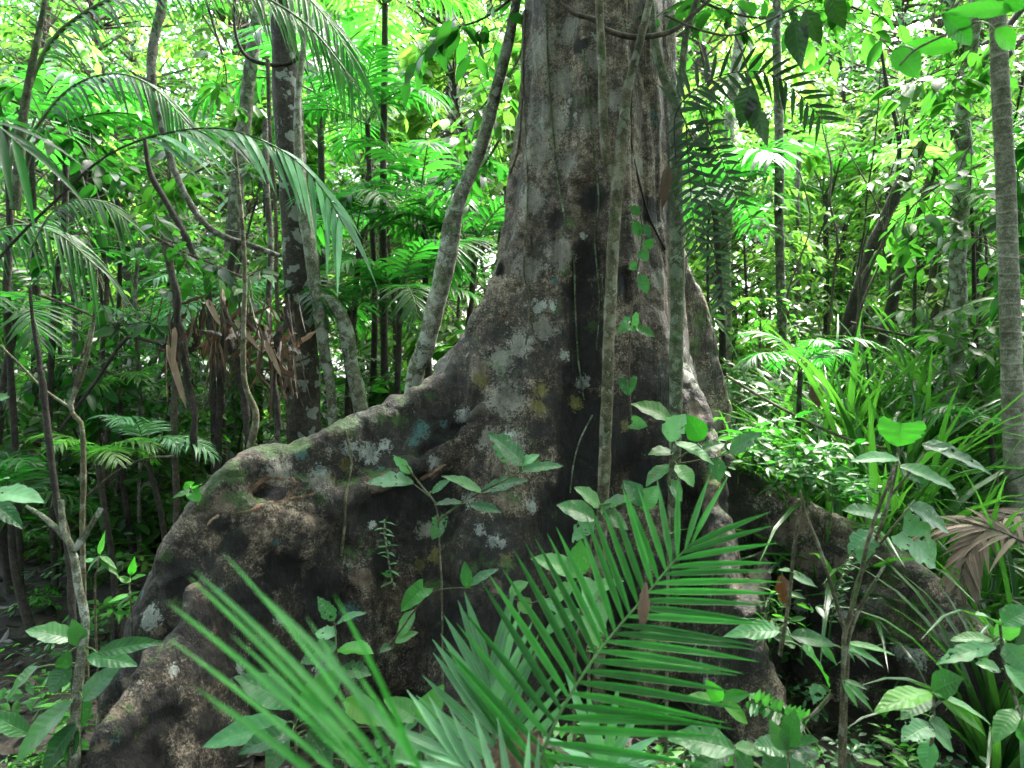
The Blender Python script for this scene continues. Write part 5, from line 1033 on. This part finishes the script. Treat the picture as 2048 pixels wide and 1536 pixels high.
# ---- thin bare stems and lianas threading the understory
for k in range(26):
    px = r.uniform(0, 560) if k < 16 else r.uniform(1450, 2000); d = r.uniform(4.8, 8.5); x = (px - 1024) / F * d; g = gz(x, d)
    h = r.uniform(1.6, 4.5); P = np.array([(x, d, g - .05)] + [(x + r.normal(0, .10) + .12 * q * r.normal(), d + r.normal(0, .08), g + h * q) for q in (.25, .5, .75, 1.0)])
    root = thing('bare_stem', None, 'stem', P[0], 'thin bare stems and lianas'); mb = MB(); w = r.uniform(.006, .016)
    tube(mb, P, [w, w, w * .85, w * .7, w * .4], 26, 6, .2, k, wob=.04); mb.build('stem', M[['dark_bark', 'twig', 'grey_bark'][k % 3]], root)
    for q in range(r.randint(1, 4)):
        a = P[r.randint(1, 4)]; e = a + np.array((r.normal(0, .35), r.normal(0, .25), r.uniform(.1, .6))); mb = MB(); tube(mb, [a, (a + e) / 2 + (0, 0, .05), e], [w * .5, w * .4, w * .2], 10, 5, .1, q, wob=.02); mb.build('twig', M['twig'], root)
    later(root, 'thin bare stem', px, d)

# ---- understory palms
def frond_mesh(seed, L, n, W, mat):
    t = np.linspace(0, 1, 9); el = np.radians(68 - 95 * t ** 1.15)
    x = np.concatenate([[0], np.cumsum(np.cos(el[:-1]))]) / 8 * L; z = np.concatenate([[0], np.cumsum(np.sin(el[:-1]))]) / 8 * L
    P = np.stack([x, 0 * x + .03 * L * np.sin(t * 3 + seed), z], -1); mb, rb = MB(), MB()
    frond(mb, P, n, lambda q: L * .40 * np.sin(np.pi * min(.16 + q * .80, 1)) ** .6, W, a0=70, a1=28, normal=(0, 0, 1), droop=.35, seed=seed, nu=3, start=.22, lift=.12, rach_r=.009, rmb=rb, jit=.07)
    return mb.mesh('frond', M[mat]), rb.mesh('midrib', M['green_stem'])
FR = {m: [frond_mesh(60 + k, 1.0, [17, 20, 14][k], [.021, .017, .026][k], m) for k in range(3)] for m in ('frond_mid', 'frond_lime', 'frond_pale')}
def palm(px, py, d, sc, mat, look, nf, seed, stem_mat='dark_bark', nm='understory_palm'):
    rr = np.random.RandomState(seed); c = at(px, py, d); g = gz(c[0], c[1]); root = thing(nm, None, 'palm', (c[0], c[1], g - .02), 'understory palms')
    if c[2] > g + .12:
        mb = MB(); base = np.array((c[0] + rr.uniform(-.15, .15), c[1], g - .05)); tube(mb, [base, (base + c) / 2 + rr.normal(0, .04, 3), c], [.03 * sc + .012, .024 * sc + .008, .02 * sc + .006], 20, 8, .08, seed); mb.build('trunk', M[stem_mat], root)
    for k in range(nf):
        fm, rm = FR[mat][rr.randint(3)]; az = k * 2.4 + rr.uniform(-.3, .3); tl = rr.uniform(-.15, .75)
        f = inst('frond', fm, root, tuple(c - np.array(root.location)), (0, tl, az), sc * rr.uniform(.8, 1.1)); inst('midrib', rm, f)
    later(root, look, px, d); return root
PAL = [(770, 10, 6.6, 1.15, 'frond_lime', 10), (735, 250, 6.6, .95, 'frond_mid', 8), (640, 190, 8.0, 1.5, 'frond_mid', 7), (845, 410, 6.2, .95, 'frond_mid', 9), (720, 470, 6.0, .9, 'frond_mid', 9), (800, 600, 5.4, .8, 'frond_mid', 9), (700, 620, 5.8, .85, 'frond_mid', 8), (950, 520, 6.0, 1.0, 'frond_mid', 8),
       (240, 800, 5.0, .62, 'frond_lime', 6), (195, 930, 4.0, .42, 'frond_lime', 6), (290, 900, 4.4, .5, 'frond_pale', 7), (430, 640, 5.8, .9, 'frond_pale', 8), (30, 640, 4.6, 1.0, 'frond_mid', 8), (60, 300, 5.8, 1.3, 'frond_mid', 9), (20, 1010, 4.0, .6, 'frond_mid', 7),
       (1600, 745, 4.7, .55, 'frond_mid', 7), (1650, 390, 11, 1.7, 'frond_lime', 9), (1700, 300, 13, 2.0, 'frond_lime', 9), (1960, 420, 6.6, 1.2, 'frond_lime', 8), (1980, 870, 4.4, .55, 'frond_mid', 7), (1430, 420, 7.2, 1.3, 'frond_mid', 9)]
for i, (px, py, d, sc, m, nf) in enumerate(PAL):
    palm(px, py, d, sc, m, {'frond_mid': 'green understory palm', 'frond_lime': 'bright lime understory palm', 'frond_pale': 'pale grey-green low palm'}[m], nf, 300 + i)
# fronds of the ringed palm, above the frame, added for the shade they cast
for k in range(9):
    fm, rm = FR['frond_mid'][k % 3]; f = inst('frond', fm, T7, tuple(np.array(p7[-1]) - np.array(T7.location)), (0, .2 + .1 * (k % 3), k * 2.4), 2.4); inst('midrib', rm, f)

# ---- strap-leaved clumps on the right
def strap_clump(seed, n, L, W):
    rr = np.random.RandomState(seed); mb = MB()
    for k in range(n):
        az = rr.rand() * 6.283; el = math.radians(rr.uniform(48, 88)); l = L * rr.uniform(.6, 1.15); nn = 9; u = np.linspace(0, 1, nn)
        bend = rr.uniform(1.7, 3.3) * (1.35 - el / 1.6)
        ang = el - bend * u ** 1.6; ds = l / (nn - 1)
        x = np.concatenate([[0], np.cumsum(np.cos(ang[:-1]))]) * ds; z = np.concatenate([[0], np.cumsum(np.sin(ang[:-1]))]) * ds
        c = np.stack([x * math.cos(az), x * math.sin(az), z], -1) + np.array((rr.normal(0, .04), rr.normal(0, .04), 0))
        s = np.array((-math.sin(az), math.cos(az), rr.uniform(-.25, .25))); w = W * np.clip(np.minimum(.6 + u * 3, 1) * (1 - u ** 3), .04, 1) * rr.uniform(.7, 1.2)
        nrm = np.stack([-np.sin(ang) * math.cos(az), -np.sin(ang) * math.sin(az), np.cos(ang)], -1)
        v = np.stack([c - s * w[:, None] + nrm * w[:, None] * .45, c, c + s * w[:, None] + nrm * w[:, None] * .45], 1).reshape(-1, 3)
        i = np.arange(nn - 1)[:, None] * 3; j = np.arange(2)[None]; f = np.stack([i + j, i + 3 + j, i + 4 + j, i + j + 1], -1).reshape(-1, 4)
        uv = np.stack([np.repeat(u, 3), np.tile([-1, 0, 1], nn)], -1); mb.add(v, f, uv, rr.rand())
    return mb.mesh('blades', M['strap'])
SC = [strap_clump(80 + k, [44, 38, 48, 34][k], [1.35, 1.5, 1.2, 1.55][k], [.021, .025, .019, .027][k]) for k in range(4)]
CLUMPS = [(1640, 4.7, 1.1), (1720, 4.9, 1.1), (1790, 4.6, 1.05), (1690, 4.2, .95), (1590, 4.3, .8), (1850, 4.9, 1.1), (1930, 4.5, .95), (1770, 3.9, 1.15), (1840, 3.8, 1.15), (1660, 5.6, 1.1), (1760, 5.8, 1.2), (1900, 5.6, 1.1), (1990, 4.9, 1.0), (1540, 5.0, .7), (1720, 3.6, 1.0), (1960, 3.5, .85), (2050, 3.9, 1.0), (2060, 3.1, .85), (1900, 3.3, .7), (2020, 2.75, .75), (740, 5.2, .8), (800, 5.0, .75), (700, 5.6, .8), (1840, 6.6, 1.1), (1990, 6.2, 1.1), (880, 5.4, .8), (1600, 4.0, 1.0), (1500, 4.5, .9), (1680, 4.0, 1.2), (1560, 4.8, 1.1), (1820, 4.3, 1.25), (1740, 4.4, 1.25), (1470, 5.4, 1.1), (1530, 5.6, 1.2), (1620, 5.2, 1.2), (1680, 6.2, 1.2), (1600, 6.4, 1.2), (1820, 5.4, 1.2), (1880, 6.0, 1.2), (1950, 5.4, 1.2), (1480, 4.9, .9), (1560, 4.3, .9), (1640, 3.75, .85), (1700, 5.3, 1.2), (1790, 5.2, 1.2), (1940, 3.9, 1.0)]
for i, (px, d, sc) in enumerate(CLUMPS):
    x = (px - 1024) / F * d; o = inst('strap_leaf_clump', SC[i % 4], None, (x, d, gz(x, d) - .02), (0, 0, r.rand() * 6.28), sc)
    tag(o, None, 'clump', 'strap-leaved clumps'); later(o, 'clump of arching strap leaves', px, d)

# ---- leafy boughs reaching into the frame at mid distance
def bough(label, pts, d, Ll, ratio, n, mat, seed, shape='oval', droop=.5, spread=.25, nm='leafy_branch'):
    rr = np.random.RandomState(seed); P = catmull(stem_path(pts, d), 30); root = thing(nm, label, 'branch', P[0])
    mb = MB(); tube(mb, P[::3], np.linspace(.011, .004, 10), 24, 6, .1, seed)
    pos, dr, nr = [], [], []
    tips = []
    for k in range(n):
        q = P[rr.randint(4, 30)]; o = np.array((rr.normal(), rr.normal() * .8, rr.normal() * .6 - .25)); tips.append(q + nrmz(o) * spread * rr.rand()); tube(mb, [q, (q + tips[-1]) / 2 + (0, 0, .02), tips[-1]], [.004, .003, .002], 5, 4)
    pos, dr, nr, LL, tw = spray_arrays(rr, tips, [t - P[12] for t in tips], 7, Ll * 2.6, Ll, ratio, droop)
    for a, b, c in tw: tube(mb, [a, b, c], [.003, .0025, .0015], 5, 4)
    mb.build('twigs', M['twig'], root); lb = MB(); leaves(lb, pos, dr, nr, LL, LL * ratio / 2, leaf_template(shape, 6, 3, .2, .2), rr.rand(len(pos))); lb.build('foliage', M[mat], root)
bough('dark leafy bough hanging at the top left of the giant bole', [(1090, -60), (1020, 0), (960, 40), (890, 60), (820, 70)], 4.3, .15, .42, 12, 'leaf_dark', 1)
bough('mid-green leafy bough drooping between leaning pale trunk and giant bole', [(1060, 60), (1020, 150), (960, 220), (920, 300)], 4.9, .14, .40, 12, 'leaf_mid', 2)
bough('lower dark bough of small leaves touching the leaning pale trunk', [(1010, 260), (960, 340), (900, 380), (860, 400)], 5.0, .13, .38, 9, 'leaf_dark', 3)
bough('leafy bough crossing the mottled grey tree at upper right', [(2100, 60), (1960, 110), (1860, 150), (1780, 200)], 4.6, .16, .42, 14, 'leaf_mid', 4)
bough('dark leafy bough along the right edge, beside the ringed palm trunk', [(2120, 200), (2070, 300), (2040, 420), (2050, 520)], 4.3, .16, .45, 12, 'leaf_dark', 5)
bough('bough of oval leaves hanging between slanting trunks and mottled grey tree', [(1960, 330), (1880, 370), (1820, 420), (1800, 480)], 5.0, .15, .44, 6, 'leaf_mid', 6)
bough('dark bough filling the top edge above the climbing dark fronds', [(1330, -60), (1400, 0), (1480, 30), (1560, 40)], 3.8, .13, .42, 10, 'leaf_dark', 7)
bough('high leafy bough along the top edge right of centre', [(1560, -80), (1640, -20), (1720, 20), (1800, 40)], 4.6, .17, .42, 13, 'leaf_mid', 8)
bough('sprig of oval leaves hanging in the bright gap left of lichen-blotched trunk', [(400, -40), (430, 60), (450, 130), (455, 200)], 4.8, .11, .5, 9, 'leaf_mid', 9, spread=.12)
bough('dark leafy bough by the left edge under the corner palm frond', [(-60, 180), (20, 200), (90, 240), (160, 290)], 4.4, .14, .45, 12, 'leaf_dark', 10)
bough('bough of dark drooping leaves above the dry palm litter', [(300, 470), (360, 500), (430, 530), (500, 560)], 4.6, .13, .45, 12, 'leaf_dark', 11)
bough('dark leafy bough between the thin stems near the left edge', [(-20, 420), (60, 450), (130, 470), (200, 460)], 4.8, .14, .45, 14, 'leaf_dark', 13)
bough('dark leafy bough behind the wiry yellow-green sapling', [(260, 760), (200, 740), (140, 730), (60, 740)], 4.7, .12, .45, 14, 'leaf_dark', 14)
bough('green leafy bough hanging behind the sagging liana', [(420, 330), (360, 360), (300, 400), (250, 420)], 5.4, .14, .45, 14, 'leaf_mid', 15)
bough('low dark bough left of the dry palm litter', [(80, 590), (160, 620), (230, 650), (300, 640)], 4.4, .12, .45, 12, 'leaf_dark', 12)
# single large leaves at the top right, near the lens
plant('overhanging_branch', 'branch with large bright translucent leaves in the top right corner', 1.9, [([(2080, -20), (2020, 10), (1960, 40), (1890, 70), (1830, 100), (1800, 130)], 6)],
      [(2027, 18, 1908, 16, 34, dict(up=.2)), (1886, 28, 1954, 84, 50), (1916, 94, 1808, 88, 36), (1790, 98, 1838, 146, 54), (1990, 60, 2040, 95, 40), (2010, 20, 2060, -20, 40)], mat='leaf_bright', smat='twig', ground=False, cat='branch', seed=30, up=.25)
plant('overhanging_branch', 'branch with dark hole-riddled leaves hanging right of the giant bole', 2.7, [([(1330, 30), (1400, 60), (1470, 70), (1540, 40), (1600, 10), (1700, -30)], 5), ([(1470, 70), (1490, 120), (1500, 170), (1510, 215)], 4)],
      [(1588, 40, 1600, 126, 46, dict(up=.1)), (1610, 20, 1642, 90, 40, dict(up=.1)), (1500, 172, 1480, 256, 48, dict(up=.1)), (1510, 219, 1538, 288, 32, dict(up=.1)), (1505, 190, 1505, 262, 34, dict(up=.1)), (1560, 20, 1530, 60, 36), (1660, -10, 1690, 60, 40, dict(up=.1))], mat='leaf_shade', shape='lance', smat='twig', ground=False, cat='branch', seed=31)

# ---- small-leaved ground plants round the roots and along the forest floor
def herb_mesh(seed, n, H, Ll, ratio, mat, shape='oval'):
    c = crown_variant(seed=seed, H=H, z0=H * .35, rad=H * .75, nspray=n, nleaf=6, Ll=Ll, ratio=ratio, droop=.1, shape=shape, trunk_r=.004, nu=4, profile=.35)
    return c.trunk.mesh('stem', M['green_stem']), c.leaf.mesh('foliage', M[mat]), c.branch.mesh('sprigs', M['green_stem'])
HERB = [herb_mesh(90, 16, .32, .075, .5, 'leaf_fore'), herb_mesh(91, 14, .40, .10, .4, 'leaf_mid'), herb_mesh(92, 18, .28, .06, .45, 'leaf_gloss', 'obov'), herb_mesh(93, 12, .34, .12, .30, 'leaf_bright', 'lance'), herb_mesh(94, 22, .22, .045, .5, 'leaf_bright')]
HL = ['pale small-leaved herb', 'green spreading herb', 'glossy low herb', 'bright narrow-leaved herb', 'tiny-leaved bright herb']
HP = [(1480, 3.9, .8, .1), (1530, 3.85, .8, .05), (1580, 3.78, .8, .05), (1620, 3.72, .8, .05), (2010, 3.2, 1.0, 0), (1500, 2.3, .6, 0), (1400, 2.4, .6, 0), (1240, 2.6, .7, 0), (1100, 2.6, .7, 0), (960, 2.5, .7, 0),
      (780, 2.5, .6, 0), (60, 3.2, .7, 0), (120, 3.7, .7, 0), (210, 3.9, .8, 0), (30, 4.2, .9, 0), (250, 4.5, .9, 0), (330, 4.6, 1.0, 0), (170, 4.6, 1.0, 0), (90, 5.2, 1.1, 0), (420, 4.8, .9, 0), (700, 4.8, .8, 0), (860, 4.8, .8, 0), (1960, 2.45, .7, 0), (1330, 2.5, .6, 0)] + [(x, d, sc, 0) for x, d, sc in [(1560, 2.55, .6), (1640, 2.7, .6), (1620, 2.35, .5), (1720, 2.75, .6), (1830, 2.6, .6), (1900, 2.7, .7), (2000, 2.5, .6), (1450, 2.6, .5), (1380, 2.75, .5), (1180, 2.5, .5), (1020, 2.6, .5), (880, 2.4, .5), (700, 2.55, .5), (640, 2.4, .5), (110, 2.9, .6), (40, 2.7, .6), (180, 3.3, .6), (1540, 3.0, .6), (1600, 3.15, .6), (1510, 3.92, .8), (1550, 3.85, .8), (1590, 3.78, .8), (1625, 3.71, .7), (1670, 3.64, .8), (1715, 3.57, .6), (1500, 3.5, .8), (1560, 3.45, .8)]]
for i, (px, d, sc, dz) in enumerate(HP):
    k = i % 5; x = (px - 1024) / F * d; z = gz(x, d)
    hit = GIANT_BVH.ray_cast(Vector((x, d, 2.6)), Vector((0, 0, -1)))
    if hit[0] is not None and hit[0].z < 1.2: z = max(z, hit[0].z)
    root = thing('ground_herb', None, 'herb', (x, d, z - .01), 'small herbs on the forest floor', (0, 0, r.rand() * 6.28), sc * 1.1)
    inst('stem', HERB[k][0], root); inst('sprigs', HERB[k][2], root); inst('foliage', HERB[k][1], root); later(root, HL[k], px, d)
flush_labels()

# ---- leaf litter and low ground cover: nobody could count it
def litter():
    rr = np.random.RandomState(6); n = 9000
    y = 2.0 + 9 * rr.rand(n) ** 1.4; x = rr.uniform(-1, 1, n) * (.9 * y + .6); z = ground_z(x, y) + rr.uniform(0.005, .03, n)
    az = rr.rand(n) * 6.283; dr = np.stack([np.cos(az), np.sin(az), rr.normal(0, .15, n)], -1); nr = np.stack([rr.normal(0, .3, n), rr.normal(0, .3, n), np.ones(n)], -1)
    L = rr.uniform(.05, .16, n); mb = MB(); leaves(mb, np.stack([x, y, z], -1), dr, nr, L, L * rr.uniform(.16, .28, n), leaf_template('oval', 4, 3, -.3, -.12), rr.rand(n) ** 1.5)
    tag(mb.build('leaf_litter', M['litter']), kind='stuff')
    n = 420; y = 2.2 + 8 * rr.rand(n); x = rr.uniform(-1, 1, n) * (.85 * y + .5); mb = MB()
    for k in range(n):
        a = rr.rand() * 6.283; l = rr.uniform(.15, .6); p = np.array((x[k], y[k], gz(x[k], y[k]) + .015)); q = p + np.array((math.cos(a) * l, math.sin(a) * l, rr.uniform(0, .08))); q[2] = max(q[2], gz(q[0], q[1]) + .01)
        tube(mb, [p, (p + q) / 2 + rr.normal(0, .02, 3) + (0, 0, .01), q], rr.uniform(.002, .006), 6, 4)
    tag(mb.build('twig_debris', M['twig']), kind='stuff')
litter()
def cover():
    rr = np.random.RandomState(16); n = 26000
    y = 4.6 + 26 * rr.rand(n) ** 1.3; x = rr.uniform(-1, 1, n) * (.82 * y + 1); keep = ~((x < -.4) & (y < 6.5) & (rr.rand(n) < .75)); x, y = x[keep], y[keep]; n = len(x)
    z = ground_z(x, y) + rr.uniform(.03, .45, n) * (.5 + .5 * vnoise(np.stack([x, y, 0 * x], -1) * 1.3, 3))
    az = rr.rand(n) * 6.283; dr = np.stack([np.cos(az), np.sin(az), rr.normal(-.1, .3, n)], -1); nr = np.stack([rr.normal(0, .35, n), rr.normal(0, .35, n), np.ones(n)], -1)
    L = rr.uniform(.06, .16, n) * (1 + .04 * y); mb = MB(); leaves(mb, np.stack([x, y, z], -1), dr, nr, L, L * rr.uniform(.15, .3, n), leaf_template('oval', 3, 3, .2, .2), rr.rand(n))
    tag(mb.build('ground_cover', M['leaf_mid']), kind='stuff')
cover()
def far_forest():
    rr = np.random.RandomState(26); pos, dr, nr, LL = [], [], [], []
    for k in range(2700):
        y = rr.uniform(31, 46); x = rr.uniform(-.95, .95) * y; zt = 1.0 + 24 * rr.rand(); c = np.array((x, y, zt)); m = 34
        p = c + rr.normal(0, 1, (m, 3)) * np.array((.9, .7, .55)); pos.append(p); az = rr.rand(m) * 6.283
        dr.append(np.stack([np.cos(az), np.sin(az), rr.normal(-.4, .4, m)], -1)); nr.append(np.stack([rr.normal(0, .4, m), rr.normal(0, .4, m), np.ones(m)], -1)); LL.append(rr.uniform(.3, .6, m))
    pos, dr, nr, LL = map(np.concatenate, (pos, dr, nr, LL)); mb = MB(); leaves(mb, pos, dr, nr, LL, LL * .22, leaf_template('oval', 2, 3, .2, .2), rr.rand(len(pos)))
    tag(mb.build('far_forest', M['leaf_mid']), kind='stuff')
far_forest()
def add_shade_foliage():
    """unseen foliage added beside, behind and above the viewer to block sky light"""
    rr = np.random.RandomState(46); pos, dr, nr, LL = [], [], [], []
    for k in range(2600):
        a = rr.uniform(math.radians(128), math.radians(412)); R = 5.5 + 14 * rr.rand() ** 1.3; z = .2 + 13 * rr.rand()
        if z < 9 and R < 6.5 and rr.rand() < .4: continue
        c = np.array((math.cos(a) * R, math.sin(a) * R + 1.5, z)); 
        if c[1] > .95 * abs(c[0]) * 1.15 - 1.2: continue
        m = 30; p = c + rr.normal(0, 1, (m, 3)) * np.array((.6, .6, .45)); pos.append(p); az = rr.rand(m) * 6.283
        dr.append(np.stack([np.cos(az), np.sin(az), rr.normal(-.4, .4, m)], -1)); nr.append(np.stack([rr.normal(0, .4, m), rr.normal(0, .4, m), np.ones(m)], -1)); LL.append(rr.uniform(.2, .38, m))
    for k in range(800):  # overhead clumps added to cut the fill light on the foreground
        c = np.array((rr.uniform(-7, 7), rr.uniform(-8, 1.2), rr.uniform(5.5, 9.5)))
        m = 30; p = c + rr.normal(0, 1, (m, 3)) * np.array((.6, .6, .35)); pos.append(p); az = rr.rand(m) * 6.283
        dr.append(np.stack([np.cos(az), np.sin(az), rr.normal(-.4, .4, m)], -1)); nr.append(np.stack([rr.normal(0, .4, m), rr.normal(0, .4, m), np.ones(m)], -1)); LL.append(rr.uniform(.2, .38, m))
    pos, dr, nr, LL = map(np.concatenate, (pos, dr, nr, LL)); mb = MB(); leaves(mb, pos, dr, nr, LL, LL * .22, leaf_template('oval', 2, 3, .2, .2), rr.rand(len(pos)))
    tag(mb.build('unseen_shade_foliage', M['leaf_dark']), kind='stuff')  # out of view, added for the shade it gives
add_shade_foliage()

# ---- crown of the giant tree, above the frame, added to shade the foreground
def giant_crown():
    rr = np.random.RandomState(36); tips, outs = [], []
    for t in GIANT_TIPS:
        for k in range(15): tips.append(t + rr.normal(0, .6, 3)); outs.append(nrmz(rr.normal(0, 1, 3) + (0, 0, .3)))
    pos, dr, nr, LL, tw = spray_arrays(rr, tips, outs, 12, .8, .22, .42, .3); mb = MB()
    leaves(mb, pos, dr, nr, LL, LL * .21, leaf_template('oval', 2, 3, .2, .2), rr.rand(len(pos))); mb.build('crown', M['leaf_mid'], giant)
giant_crown()
